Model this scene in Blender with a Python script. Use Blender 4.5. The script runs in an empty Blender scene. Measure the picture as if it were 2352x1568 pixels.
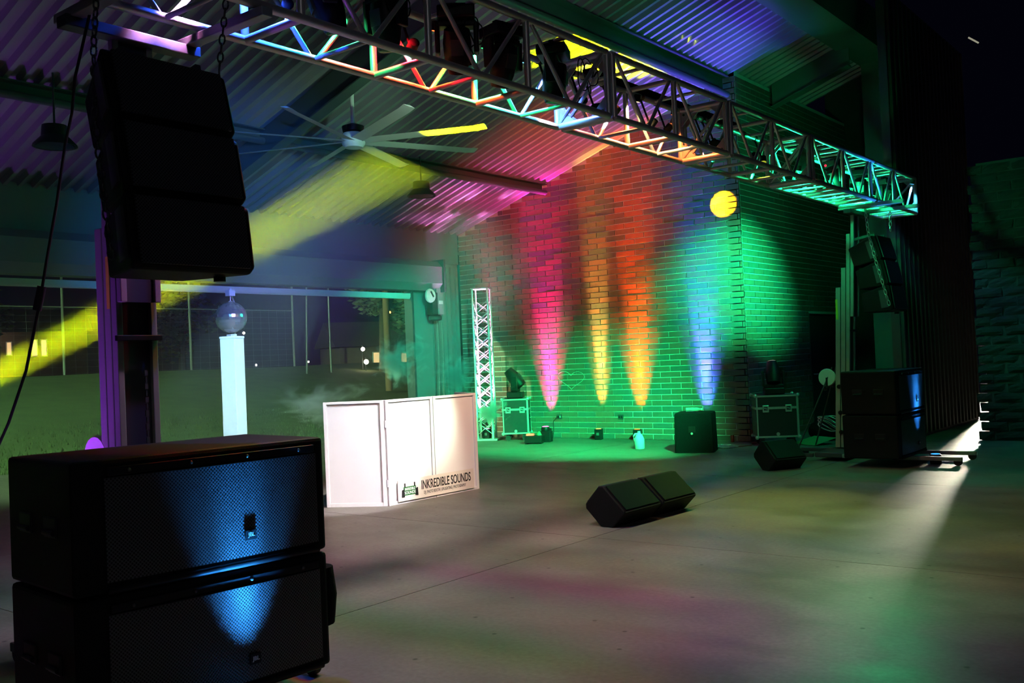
import bpy, bmesh, math, random
from mathutils import Vector, Matrix, Euler
random.seed(7)
scene = bpy.context.scene
C = scene.collection
R = math.radians
PI = math.pi

# ------------------------------------------------------------------ camera
F_PX, PITCH, ROLL, YAW, EYE = 2222.0, 0.0191, 0.0432, 0.668, 1.545
cam_d = bpy.data.cameras.new('camera'); cam = bpy.data.objects.new('camera', cam_d); C.objects.link(cam)
cam_d.sensor_width = 36.0; cam_d.lens = 36.0 * F_PX / 2352.0; cam_d.clip_end = 400
fw = Vector((-math.sin(YAW) * math.cos(PITCH), math.cos(YAW) * math.cos(PITCH), math.sin(PITCH)))
rt = Vector((math.cos(YAW), math.sin(YAW), 0))
up = rt.cross(fw)
dn = -up
rt2 = math.cos(ROLL) * rt + math.sin(ROLL) * dn
up2 = rt2.cross(fw)
cam.matrix_world = Matrix(((rt2.x, up2.x, -fw.x, 0), (rt2.y, up2.y, -fw.y, 0), (rt2.z, up2.z, -fw.z, EYE), (0, 0, 0, 1)))
scene.camera = cam

# ------------------------------------------------------------------ world, view
w = bpy.data.worlds.new('night_sky'); scene.world = w; w.use_nodes = True
bg = w.node_tree.nodes['Background']; bg.inputs[0].default_value = (0.26, 0.28, 1.0, 1); bg.inputs[1].default_value = 0.0025
vs = scene.view_settings
vs.view_transform = 'Standard'; vs.look = 'None'; vs.gamma = 1.0; vs.exposure = 0.0; vs.use_curve_mapping = False
cy = scene.cycles
cy.max_bounces = 3; cy.diffuse_bounces = 2; cy.glossy_bounces = 2; cy.transmission_bounces = 4
cy.volume_bounces = 0; cy.transparent_max_bounces = 6; cy.caustics_reflective = False; cy.caustics_refractive = False
cy.sample_clamp_indirect = 3.0; cy.use_light_tree = False; cy.adaptive_threshold = 0.05
cy.volume_step_rate = 2.0; cy.volume_max_steps = 128

def light_at(name, loc, target, color, power, kind='SPOT', size=30, blend=0.5, radius=0.04, parent=None, vol=None):
    d = bpy.data.lights.new(name, kind); d.color = color; d.energy = power; d.shadow_soft_size = radius
    if kind == 'SPOT': d.spot_size = R(size); d.spot_blend = blend
    if vol is not None:
        d.volume_factor = vol if hasattr(d, 'volume_factor') else 1
    o = bpy.data.objects.new(name, d); C.objects.link(o); o.location = loc
    if target is not None:
        o.rotation_euler = (Vector(target) - Vector(loc)).to_track_quat('-Z', 'Y').to_euler()
    if parent: o.parent = parent
    return o

# distant lamps: the street lamp beyond the yard (its light falls through the gap beside the stone pier),
# plus added fill lights without fixtures, over the foreground floor and the lawn
light_at('street_lamp_light', (-6.5, 34.0, 4.4), (-3.4, 13, 0), (1.0, 0.93, 0.74), 15000, size=34, blend=0.2, radius=0.35)
light_at('floor_fill_light', (8.0, -5.0, 7.5), (-1.2, 3.6, 0), (0.90, 0.90, 0.90), 270, size=46, blend=0.8, radius=0.6)
light_at('lawn_fill_light', (-22.0, -14.0, 12.0), (-24, 12, 0), (0.45, 1.0, 0.42), 52000, size=58, blend=0.4, radius=0.5)

# ------------------------------------------------------------------ materials
def principled(name, col, rough=0.5, metal=0.0, noise=0.0, nscale=8.0, bump=0.0, bscale=60.0, spec=0.5, emit=None, es=0.0, trans=0.0, coord='Object', dark=0.5, stretch=None):
    m = bpy.data.materials.new(name); m.use_nodes = True
    nt = m.node_tree; N = nt.nodes; L = nt.links
    p = N['Principled BSDF']
    p.inputs['Base Color'].default_value = (*col, 1); p.inputs['Roughness'].default_value = rough
    p.inputs['Metallic'].default_value = metal; p.inputs['Specular IOR Level'].default_value = spec
    p.inputs['Transmission Weight'].default_value = trans
    if emit: p.inputs['Emission Color'].default_value = (*emit, 1); p.inputs['Emission Strength'].default_value = es
    if noise > 0 or bump > 0:
        tc = N.new('ShaderNodeTexCoord'); src = tc.outputs[coord]
        if stretch:
            mp = N.new('ShaderNodeMapping'); mp.inputs['Scale'].default_value = stretch
            L.new(src, mp.inputs[0]); src = mp.outputs[0]
    if noise > 0:
        n = N.new('ShaderNodeTexNoise'); n.inputs['Scale'].default_value = nscale; n.inputs['Detail'].default_value = 6
        L.new(src, n.inputs['Vector'])
        mx = N.new('ShaderNodeMix'); mx.data_type = 'RGBA'
        mx.inputs['A'].default_value = (*[c * (1 - noise * dark) for c in col], 1)
        mx.inputs['B'].default_value = (*[min(1, c * (1 + noise)) for c in col], 1)
        L.new(n.outputs['Fac'], mx.inputs['Factor']); L.new(mx.outputs['Result'], p.inputs['Base Color'])
    if bump > 0:
        n2 = N.new('ShaderNodeTexNoise'); n2.inputs['Scale'].default_value = bscale; n2.inputs['Detail'].default_value = 4
        L.new(src, n2.inputs['Vector'])
        b = N.new('ShaderNodeBump'); b.inputs['Strength'].default_value = bump; b.inputs['Distance'].default_value = 0.02
        L.new(n2.outputs['Fac'], b.inputs['Height']); L.new(b.outputs['Normal'], p.inputs['Normal'])
    return m

M = {}
M['mortar'] = principled('mortar', (0.72, 0.70, 0.66), 0.9, noise=0.2, nscale=20)
M['brick_red'] = principled('brick_red', (0.27, 0.125, 0.095), 0.75, noise=0.35, nscale=9, bump=0.15, bscale=90)
M['brick_rust'] = principled('brick_rust', (0.22, 0.125, 0.095), 0.75, noise=0.35, nscale=9, bump=0.15, bscale=90)
M['brick_grey'] = principled('brick_grey', (0.125, 0.125, 0.12), 0.75, noise=0.35, nscale=9, bump=0.15, bscale=90)
M['brick_brown'] = principled('brick_brown', (0.17, 0.125, 0.10), 0.75, noise=0.35, nscale=9, bump=0.15, bscale=90)
M['stone'] = principled('split_stone', (0.036, 0.034, 0.031), 0.9, noise=0.5, nscale=7, bump=0.5, bscale=22)
M['stone_joint'] = principled('stone_joint', (0.085, 0.08, 0.075), 0.95, noise=0.3, nscale=9)
M['deck'] = principled('roof_deck', (0.36, 0.36, 0.38), 0.42, metal=0.35, noise=0.12, nscale=3)
M['steel'] = principled('painted_steel', (0.06, 0.075, 0.08), 0.5, noise=0.15, nscale=5)
M['steel_dark'] = principled('dark_steel', (0.045, 0.05, 0.055), 0.5, noise=0.15, nscale=5)
M['header'] = principled('header_panel', (0.15, 0.18, 0.19), 0.55, noise=0.12, nscale=2)
M['fascia'] = principled('fascia_paint', (0.13, 0.15, 0.14), 0.6, noise=0.1, nscale=2)
M['siding'] = principled('dark_siding', (0.10, 0.085, 0.07), 0.4, metal=0.3, noise=0.2, nscale=4)
M['jamb_metal'] = principled('jamb_metal', (0.30, 0.33, 0.34), 0.45, metal=0.3, noise=0.1, nscale=3)
M['alu'] = principled('aluminium', (0.74, 0.74, 0.75), 0.38, metal=0.55, noise=0.12, nscale=18)
M['alu_mast'] = principled('mast_aluminium', (0.36, 0.36, 0.345), 0.45, metal=0.45, noise=0.25, nscale=6)
M['black_plastic'] = principled('black_plastic', (0.009, 0.009, 0.010), 0.45, noise=0.2, nscale=30, spec=0.25)
M['black_cab'] = principled('black_cabinet', (0.004, 0.004, 0.0045), 0.6, noise=0.25, nscale=40, bump=0.25, bscale=220, spec=0.18)
M['black_cloth'] = principled('black_cloth', (0.006, 0.006, 0.007), 0.95, noise=0.25, nscale=25, bump=0.4, bscale=40, spec=0.1)
M['rubber'] = principled('black_rubber', (0.01, 0.01, 0.01), 0.7, noise=0.2, nscale=30)
M['chain'] = principled('dark_chain_steel', (0.10, 0.10, 0.105), 0.35, metal=0.8, noise=0.2, nscale=40)
M['chain_bright'] = principled('zinc_chain', (0.55, 0.56, 0.55), 0.35, metal=0.8, noise=0.2, nscale=40)
M['white_panel'] = principled('white_panel', (0.86, 0.86, 0.86), 0.55, noise=0.03, nscale=4)
M['white_cloth'] = principled('white_cloth', (0.80, 0.80, 0.82), 0.85, noise=0.05, nscale=3, bump=0.15, bscale=6)
M['white_paint'] = principled('white_paint', (0.70, 0.72, 0.70), 0.4, noise=0.06, nscale=6)
M['banner'] = principled('banner_vinyl', (0.80, 0.76, 0.68), 0.5, noise=0.03, nscale=5)
M['ink'] = principled('black_ink', (0.008, 0.008, 0.008), 0.6)
M['ink_soft'] = principled('grey_ink', (0.12, 0.12, 0.12), 0.6)
M['logo_green'] = principled('logo_green', (0.008, 0.12, 0.015), 0.4, noise=0.4, nscale=30)
M['case_black'] = principled('flight_case_laminate', (0.016, 0.016, 0.02), 0.5, noise=0.25, nscale=30, bump=0.1, bscale=200)
M['case_edge'] = principled('case_edge_aluminium', (0.62, 0.62, 0.62), 0.32, metal=0.6, noise=0.1, nscale=30)
M['mirror'] = principled('mirror_glass', (0.82, 0.85, 0.88), 0.12, metal=0.85, noise=0.05, nscale=30)
M['jug'] = principled('jug_plastic', (0.62, 0.66, 0.64), 0.45, noise=0.08, nscale=12)
M['clear'] = principled('clear_plastic', (0.75, 0.85, 0.80), 0.12, trans=0.7, noise=0.1, nscale=20)
M['red_can'] = principled('red_can', (0.35, 0.02, 0.02), 0.3, metal=0.4, noise=0.1, nscale=20)
M['grass'] = principled('lawn_grass', (0.075, 0.105, 0.035), 0.95, noise=0.6, nscale=1.3, bump=0.7, bscale=20)
M['bark'] = principled('bark', (0.12, 0.075, 0.045), 0.9, noise=0.4, nscale=6)
M['leaf'] = principled('leaf', (0.13, 0.17, 0.07), 0.7, noise=0.5, nscale=3)
M['galv'] = principled('galvanised_post', (0.35, 0.35, 0.33), 0.5, metal=0.3, noise=0.15, nscale=5)
M['wood_pole'] = principled('wood_pole', (0.30, 0.16, 0.08), 0.85, noise=0.4, nscale=4, stretch=(8, 8, 0.6))
M['house'] = principled('house_siding', (0.16, 0.10, 0.07), 0.8, noise=0.2, nscale=3)
M['house_roof'] = principled('house_roof', (0.07, 0.045, 0.035), 0.85, noise=0.3, nscale=3)
M['win_lit'] = principled('lit_window', (0.8, 0.6, 0.35), 0.5, emit=(1.0, 0.62, 0.28), es=0.9, noise=0.1, nscale=1)
M['lamp_white'] = principled('street_bulb', (1, 1, 1), 0.4, emit=(1.0, 0.86, 0.62), es=30, noise=0.01, nscale=1)
M['lamp_amber'] = principled('amber_bulb', (1, 0.6, 0.3), 0.4, emit=(1.0, 0.36, 0.08), es=6, noise=0.01, nscale=1)
M['red_led'] = principled('red_led', (1, 0, 0), 0.3, emit=(1, 0.01, 0.03), es=4, noise=0.01, nscale=1)
M['yellow_label'] = principled('yellow_label', (0.65, 0.62, 0.05), 0.5, noise=0.1, nscale=10)
M['chalk'] = principled('chalk', (0.72, 0.74, 0.72), 0.95, noise=0.2, nscale=40)
M['lens_off'] = principled('dark_lens', (0.03, 0.03, 0.04), 0.08, metal=0.3, noise=0.1, nscale=10)
M['green_mat'] = principled('green_board', (0.05, 0.32, 0.12), 0.7, noise=0.2, nscale=5)
def lens_mat(name, col, es):
    return principled(name, (0.1, 0.1, 0.1), 0.15, emit=col, es=es, noise=0.01, nscale=1)

def grille_mat():
    m = bpy.data.materials.new('perforated_grille'); m.use_nodes = True
    nt = m.node_tree; N = nt.nodes; L = nt.links; p = N['Principled BSDF']
    tc = N.new('ShaderNodeTexCoord'); mp = N.new('ShaderNodeMapping')
    mp.inputs['Rotation'].default_value = (R(45), 0, 0); mp.inputs['Scale'].default_value = (0.0, 86, 86)
    L.new(tc.outputs['Object'], mp.inputs[0])
    v = N.new('ShaderNodeTexVoronoi'); v.inputs['Scale'].default_value = 1.0; v.inputs['Randomness'].default_value = 0.0
    L.new(mp.outputs[0], v.inputs['Vector'])
    r = N.new('ShaderNodeValToRGB'); r.color_ramp.elements[0].position = 0.33; r.color_ramp.elements[1].position = 0.42
    r.color_ramp.elements[0].color = (0.002, 0.002, 0.002, 1); r.color_ramp.elements[1].color = (0.085, 0.09, 0.095, 1)
    L.new(v.outputs['Distance'], r.inputs['Fac']); L.new(r.outputs['Color'], p.inputs['Base Color'])
    b = N.new('ShaderNodeBump'); b.inputs['Strength'].default_value = 0.6; b.inputs['Distance'].default_value = 0.004
    L.new(v.outputs['Distance'], b.inputs['Height']); L.new(b.outputs['Normal'], p.inputs['Normal'])
    p.inputs['Roughness'].default_value = 0.38; p.inputs['Metallic'].default_value = 0.1
    return m
M['grille'] = grille_mat()

def floor_mat():
    m = bpy.data.materials.new('polished_concrete'); m.use_nodes = True
    nt = m.node_tree; N = nt.nodes; L = nt.links; p = N['Principled BSDF']
    tc = N.new('ShaderNodeTexCoord')
    def noise(scale, detail, rough, stretch=None, dist=0.0):
        n = N.new('ShaderNodeTexNoise'); n.inputs['Scale'].default_value = scale; n.inputs['Detail'].default_value = detail
        n.inputs['Roughness'].default_value = rough; n.inputs['Distortion'].default_value = dist
        if stretch:
            mp = N.new('ShaderNodeMapping'); mp.inputs['Scale'].default_value = stretch; mp.inputs['Rotation'].default_value = (0, 0, 0.5)
            L.new(tc.outputs['Object'], mp.inputs[0]); L.new(mp.outputs[0], n.inputs['Vector'])
        else: L.new(tc.outputs['Object'], n.inputs['Vector'])
        return n
    def ramp(src, p0, c0, p1, c1):
        r = N.new('ShaderNodeValToRGB'); r.color_ramp.elements[0].position = p0; r.color_ramp.elements[0].color = (*c0, 1)
        r.color_ramp.elements[1].position = p1; r.color_ramp.elements[1].color = (*c1, 1); L.new(src, r.inputs['Fac']); return r.outputs['Color']
    def mul(a, b, f=1.0, mode='MULTIPLY'):
        x = N.new('ShaderNodeMix'); x.data_type = 'RGBA'; x.blend_type = mode; x.inputs['Factor'].default_value = f
        L.new(a, x.inputs['A']); L.new(b, x.inputs['B']); return x.outputs['Result']
    big = noise(0.5, 6, 0.62, None, 0.4); mid = noise(3.0, 5, 0.62, (0.5, 1.0, 1.0), 0.2); fine = noise(30, 3, 0.6)
    base = ramp(big.outputs['Fac'], 0.32, (0.135, 0.122, 0.105), 0.68, (0.275, 0.255, 0.225))
    base = mul(base, ramp(mid.outputs['Fac'], 0.28, (0.80, 0.79, 0.78), 0.72, (1.06, 1.05, 1.04)), 1.0)
    base = mul(base, ramp(fine.outputs['Fac'], 0.3, (0.72, 0.72, 0.72), 0.7, (1.15, 1.15, 1.15)), 0.8)
    v = N.new('ShaderNodeTexVoronoi'); v.voronoi_dimensions = '2D'; v.inputs['Scale'].default_value = 1.3; L.new(tc.outputs['Object'], v.inputs['Vector'])
    base = mul(base, ramp(v.outputs['Distance'], 0.012, (0.15, 0.14, 0.13), 0.022, (1, 1, 1)))
    L.new(base, p.inputs['Base Color'])
    rr = N.new('ShaderNodeMapRange'); rr.inputs['From Min'].default_value = 0.3; rr.inputs['From Max'].default_value = 0.7; rr.inputs['To Min'].default_value = 0.30; rr.inputs['To Max'].default_value = 0.44
    L.new(mid.outputs['Fac'], rr.inputs['Value']); L.new(rr.outputs['Result'], p.inputs['Roughness'])
    b = N.new('ShaderNodeBump'); b.inputs['Strength'].default_value = 0.22; b.inputs['Distance'].default_value = 0.008
    L.new(mid.outputs['Fac'], b.inputs['Height']); L.new(b.outputs['Normal'], p.inputs['Normal'])
    p.inputs['Specular IOR Level'].default_value = 0.42
    return m
M['concrete'] = floor_mat()

# ------------------------------------------------------------------ mesh helpers
def frame_to(d):
    return Vector(d).normalized().to_track_quat('Z', 'Y').to_matrix()

class MB:
    def __init__(s): s.v = []; s.f = []; s.mi = []
    def _add(s, vs, fs, mi=0):
        o = len(s.v); s.v += [tuple(x) for x in vs]; s.f += [tuple(i + o for i in f) for f in fs]; s.mi += [mi] * len(fs); return s
    def box(s, c, d, rot=None, mi=0):
        c = Vector(c); x, y, z = d[0] / 2, d[1] / 2, d[2] / 2
        vs = [Vector((a * x, b * y, e * z)) for a in (-1, 1) for b in (-1, 1) for e in (-1, 1)]
        if rot is not None: vs = [rot @ q for q in vs]
        return s._add([q + c for q in vs], [(0, 1, 3, 2), (4, 6, 7, 5), (0, 4, 5, 1), (2, 3, 7, 6), (0, 2, 6, 4), (1, 5, 7, 3)], mi)
    def bb(s, a, b, mi=0):
        return s.box([(a[i] + b[i]) / 2 for i in range(3)], [abs(b[i] - a[i]) for i in range(3)], None, mi)
    def cyl(s, p0, p1, r0, r1=None, n=10, caps=True, mi=0):
        p0, p1 = Vector(p0), Vector(p1); r1 = r0 if r1 is None else r1
        m = frame_to(p1 - p0)
        ring = [m @ Vector((math.cos(2 * PI * i / n), math.sin(2 * PI * i / n), 0)) for i in range(n)]
        vs = [p0 + q * r0 for q in ring] + [p1 + q * r1 for q in ring]
        fs = [(i, (i + 1) % n, n + (i + 1) % n, n + i) for i in range(n)]
        if caps: fs += [tuple(range(n - 1, -1, -1)), tuple(range(n, 2 * n))]
        return s._add(vs, fs, mi)
    def prism(s, poly, vec, mi=0):
        n = len(poly); vec = Vector(vec); a = [Vector(p) for p in poly]
        return s._add(a + [p + vec for p in a], [tuple(range(n - 1, -1, -1)), tuple(range(n, 2 * n))] + [(i, (i + 1) % n, n + (i + 1) % n, n + i) for i in range(n)], mi)
    def lathe(s, prof, c=(0, 0, 0), n=20, rot=None, mi=0):
        c = Vector(c); vs = []; k = len(prof)
        for (r, z) in prof:
            for i in range(n):
                q = Vector((r * math.cos(2 * PI * i / n), r * math.sin(2 * PI * i / n), z))
                vs.append((rot @ q if rot is not None else q) + c)
        fs = [(j * n + i, j * n + (i + 1) % n, (j + 1) * n + (i + 1) % n, (j + 1) * n + i) for j in range(k - 1) for i in range(n)]
        fs += [tuple(range(n - 1, -1, -1)), tuple(range((k - 1) * n, k * n))]
        return s._add(vs, fs, mi)
    def tube(s, pts, r, n=6, closed=False, mi=0):
        pts = [Vector(p) for p in pts]; k = len(pts); vs = []
        for i in range(k):
            a = pts[i - 1] if (i > 0 or closed) else pts[i]; b = pts[(i + 1) % k] if (i < k - 1 or closed) else pts[i]
            m = frame_to(b - a)
            vs += [pts[i] + m @ Vector((r * math.cos(2 * PI * j / n), r * math.sin(2 * PI * j / n), 0)) for j in range(n)]
        fs = []
        for i in range(k if closed else k - 1):
            i2 = (i + 1) % k
            fs += [(i * n + j, i * n + (j + 1) % n, i2 * n + (j + 1) % n, i2 * n + j) for j in range(n)]
        if not closed: fs += [tuple(range(n - 1, -1, -1)), tuple(range((k - 1) * n, k * n))]
        return s._add(vs, fs, mi)
    def sphere(s, c, r, nu=16, nv=10, mi=0, sc=(1, 1, 1)):
        c = Vector(c)
        prof = [(max(1e-4, r * math.sin(PI * j / nv)), -r * math.cos(PI * j / nv)) for j in range(nv + 1)]
        vs = []
        for (rr, z) in prof:
            for i in range(nu): vs.append(c + Vector((rr * math.cos(2 * PI * i / nu) * sc[0], rr * math.sin(2 * PI * i / nu) * sc[1], z * sc[2])))
        fs = [(j * nu + i, j * nu + (i + 1) % nu, (j + 1) * nu + (i + 1) % nu, (j + 1) * nu + i) for j in range(nv) for i in range(nu)]
        return s._add(vs, fs, mi)
    def mesh(s, name, mats, smooth=False):
        me = bpy.data.meshes.new(name); me.from_pydata(s.v, [], s.f)
        if not isinstance(mats, (list, tuple)): mats = [mats]
        for m in mats: me.materials.append(M[m] if isinstance(m, str) else m)
        if len(mats) > 1: me.polygons.foreach_set('material_index', s.mi)
        if len(s.v) < 6000:
            b = bmesh.new(); b.from_mesh(me); bmesh.ops.recalc_face_normals(b, faces=b.faces); b.to_mesh(me); b.free()
        if smooth:
            me.shade_smooth()
            try: me.set_sharp_from_angle(angle=0.7)
            except Exception: pass
        me.update(); return me
    def build(s, name, mats, parent=None, smooth=False, bevel=0.0, loc=None):
        return obj(name, s.mesh(name, mats, smooth), parent, bevel, loc)

def obj(name, me, parent=None, bevel=0.0, loc=None):
    o = bpy.data.objects.new(name, me); C.objects.link(o)
    if parent is not None: o.parent = parent
    if loc is not None: o.location = loc
    if bevel > 0:
        b = o.modifiers.new('bevel', 'BEVEL'); b.width = bevel; b.segments = 2; b.limit_method = 'ANGLE'; b.angle_limit = R(40)
    return o
def tag(o, label=None, cat=None, group=None, kind=None):
    if label: o['label'] = label
    if cat: o['category'] = cat
    if group: o['group'] = group
    if kind: o['kind'] = kind
    return o
def thing(name, label, cat, loc=(0, 0, 0), rotz=0.0, group=None):
    o = bpy.data.objects.new(name, None); C.objects.link(o); o.empty_display_size = 0.1
    o.location = loc; o.rotation_euler = (0, 0, rotz)
    return tag(o, label, cat, group)
def struct(o, label, cat=None): return tag(o, label, cat, None, 'structure')
def text(name, body, size, mat, parent, loc, rot, sx=1.0, extrude=0.002, align='LEFT'):
    cu = bpy.data.curves.new(name, 'FONT'); cu.body = body; cu.size = size; cu.extrude = extrude; cu.offset = size * 0.012; cu.align_x = align
    cu.materials.append(M[mat]); o = bpy.data.objects.new(name, cu); C.objects.link(o)
    me = bpy.data.meshes.new_from_object(o.evaluated_get(bpy.context.evaluated_depsgraph_get()))
    bpy.data.objects.remove(o); me.name = name
    o = obj(name, me, parent); o.location = loc; o.rotation_euler = rot; o.scale = (sx, 1, 1); return o
def copy_tree(o, parent=None):
    c = o.copy(); C.objects.link(c)
    if parent is not None: c.parent = parent
    for ch in o.children: copy_tree(ch, c)
    return c

YA, XB, XC = 15.25, -7.0, -13.35          # planes of the side wall, the front wall and the rear wall
ROOF0, SLOPE = 4.2, 0.325                 # roof height at the rear wall and its pitch
def roof_z(x): return ROOF0 + SLOPE * (x - XC)

# ------------------------------------------------------------------ floor and lawn
fb = MB().bb((-16.7, -5.0, -0.20), (6.5, 30.0, -0.012)).build('floor', 'mortar')
struct(fb, 'polished grey-brown concrete floor with sawn joints')
xs = [-16.7, -13.2, -9.0, -4.66, -0.4, 3.2, 6.5]; ys = [-5.0, -1.0, 3.0, 6.9, 11.0, 15.2, 20.0, 25.0, 30.0]
for i in range(len(xs) - 1):
    for j in range(len(ys) - 1):
        g = 0.004
        MB().bb((xs[i] + g, ys[j] + g, -0.012), (xs[i + 1] - g, ys[j + 1] - g, 0.0)).build('slab', 'concrete', fb)
def lawn():
    mb = MB(); nx, ny = 46, 40; idx = {}
    for i in range(nx + 1):
        for j in range(ny + 1):
            x = -16.7 - 45 * (i / nx) ** 1.3; y = -25 + 80 * j / ny
            t = max(0, min(1, (-18.5 - x) / 20)); z = -0.05 + 1.75 * t * t * (3 - 2 * t) + 0.04 * math.sin(x * 0.9 + y * 0.5)
            if i == 0: z = -0.05
            mb.v.append((x, y, z))
    for i in range(nx):
        for j in range(ny):
            a = i * (ny + 1) + j; mb.f.append((a, a + 1, a + ny + 2, a + ny + 1)); mb.mi.append(0)
    return mb
lw = lawn().build('lawn', 'grass', smooth=True)
tag(lw, 'short green lawn rising gently behind the open rear doorway', 'lawn', kind='structure')
gv = MB()                                  # tufts near the slab edge
for k in range(9000):
    x = -16.75 - random.random() ** 2 * 8; y = 2 + random.random() * 18
    h = 0.05 + random.random() * 0.06; a = random.random() * PI; dx, dy = math.cos(a) * 0.012, math.sin(a) * 0.012
    lx, ly = (random.random() - .5) * 0.06, (random.random() - .5) * 0.06
    t = max(0, min(1, (-18.5 - x) / 20)); z = -0.055 + 1.75 * t * t * (3 - 2 * t)
    o = len(gv.v); gv.v += [(x - dx, y - dy, z), (x + dx, y + dy, z), (x + lx, y + ly, z + h)]; gv.f.append((o, o + 1, o + 2)); gv.mi.append(0)
tag(gv.build('grass_tufts', 'grass'), 'short grass blades growing along the concrete slab edge', 'grass', kind='stuff')

# ------------------------------------------------------------------ brick walls
BL, BH, BT = 0.4064, 0.1016, 0.05
BM = ['brick_red', 'brick_rust', 'brick_grey', 'brick_brown']
def brick_mesh(mat):
    g = 0.0075; mb = MB(); l, h = BL / 2 - g, BH / 2 - g; e = 0.004
    vs = [(-l, 0, -h), (l, 0, -h), (l, 0, h), (-l, 0, h), (-l, -0.02, -h), (l, -0.02, -h), (l, -0.02, h), (-l, -0.02, h),
          (-l + e, -0.024, -h + e), (l - e, -0.024, -h + e), (l - e, -0.024, h - e), (-l + e, -0.024, h - e)]
    fs = [(0, 1, 5, 4), (1, 2, 6, 5), (2, 3, 7, 6), (3, 0, 4, 7), (4, 5, 9, 8), (5, 6, 10, 9), (6, 7, 11, 10), (7, 4, 8, 11), (8, 9, 10, 11)]
    return mb._add(vs, fs).mesh('brick', mat)
BMESH = [brick_mesh(m) for m in BM]
def brick_wall(name, label, ox, oy, ang, length, rows, low, keep, cuts=()):
    """wall starting at (ox,oy), running along ang; low(s)->top height at distance s; bricks face the local -Y side"""
    root = thing(name, None, None, (ox, oy, 0), ang); root['label'] = label; root['kind'] = 'structure'
    mb = MB()
    prev = None; steps = 24
    def bk(s0, s1, z0, z1):
        mb.bb((s0, 0.0, z0), (s1, 0.22, z1))
    if cuts:
        c0, c1, ch = cuts[0]
        mb.prism([(0, 0, 0), (c0, 0, 0), (c0, 0, low(c0)), (0, 0, low(0))], (0, 0.22, 0))
        mb.prism([(c0, 0, ch), (c1, 0, ch), (c1, 0, low(c1)), (c0, 0, low(c0))], (0, 0.22, 0))
        if c1 < length - 0.02: mb.prism([(c1, 0, 0), (length, 0, 0), (length, 0, low(length)), (c1, 0, low(c1))], (0, 0.22, 0))
    else:
        mb.prism([(0, 0, 0), (length, 0, 0), (length, 0, low(length)), (0, 0, low(0))], (0, 0.22, 0))
    mb.build('mortar_bed', 'mortar', root)
    allb = []
    for r in range(rows):
        z = (r + 0.5) * BH; s = -BL / 2 if r % 2 else 0.0
        while s < length - 0.03:
            a, b = max(0, s), min(length, s + BL); s += BL
            # clip under the sloping roof
            while a < b and low(a) < z + BH / 2: a += 0.02
            for (c0, c1, ch) in cuts:
                if z - BH / 2 < ch - 0.02:
                    if a < c0 < b: b = c0
                    elif a < c1 < b: a = c1
                    elif c0 <= a and b <= c1: a = b
            if b - a > 0.05: allb.append((a, b, z))
    P0 = Vector((0, 0, EYE)); ca, sa = math.cos(ang), math.sin(ang)
    def d2(t):
        m = (t[0] + t[1]) / 2; return (Vector((ox + ca * m, oy + sa * m, t[2])) - P0).length / max(0.2, (t[1] - t[0]) / BL) ** 0.5
    allb.sort(key=d2)
    rnd = random.Random(len(allb)); rest = MB()
    for i, (a, b, z) in enumerate(allb):
        k = rnd.choices(range(4), (0.34, 0.22, 0.24, 0.20))[0]; dy = rnd.uniform(-0.0015, 0.0015)
        if i < keep:
            o = bpy.data.objects.new('brick', BMESH[k]); C.objects.link(o); o.parent = root
            o.location = ((a + b) / 2, 0.012 + dy, z); o.scale = ((b - a) / BL, 1, 1)
        else:
            g = 0.0075; rest.bb((a + g, -0.012 + dy, z - BH / 2 + g), (b - g, 0.01, z + BH / 2 - g), mi=k)
    if rest.v:
        o = rest.build('brick_field', BM, root); o['kind'] = 'stuff'
    return root
brick_wall('wall_back', 'tall brick side wall washed by coloured uplights under the sloping roof', XC, YA, 0.0, XB - XC, 62,
           lambda s: min(roof_z(XC + s) + 0.02, 6.29), 300)
brick_wall('wall_right', 'brick wall returning from the green-lit corner, with the dark doorway', XB, YA, PI / 2, 5.35, 62, lambda s: 6.26, 300, cuts=[(2.8, 4.9, 2.19)])
# door in that wall
dr = MB().bb((XB - 0.12, 18.05, 0.0), (XB - 0.06, 20.15, 2.19)).build('door_1', 'steel_dark'); struct(dr, 'dark steel door set back in the brick wall')
MB().bb((XB - 0.06, 18.05, 0.0), (XB + 0.02, 18.12, 2.19)).build('door_frame', 'steel_dark', dr)
MB().cyl((XB - 0.06, 18.35, 1.02), (XB + 0.01, 18.35, 1.02), 0.012).cyl((XB + 0.005, 18.35, 1.02), (XB + 0.005, 18.47, 1.02), 0.011).build('door_handle', 'alu', dr)

# metal sided wall beyond, with vertical ribs
wd = MB().bb((-4.75, 15.7, 0), (-4.62, 20.45, 7.2)).build('wall_end', 'siding'); struct(wd, 'dark metal wall with closely spaced vertical ribs')
ribm = MB().box((0, 0, 0), (0.05, 0.07, 7.1)).mesh('rib', 'siding')
for i in range(20):
    o = bpy.data.objects.new('rib', ribm); C.objects.link(o); o.parent = wd; o.location = (-4.60, 15.8 + i * 0.24, 3.6)
# end closing wall behind the fascia column
struct(MB().bb((-7.4, 20.62, 0), (-4.7, 20.75, 7.2)).build('wall_far', 'siding'), 'dark end wall closing the passage beyond the brick wall')

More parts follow.
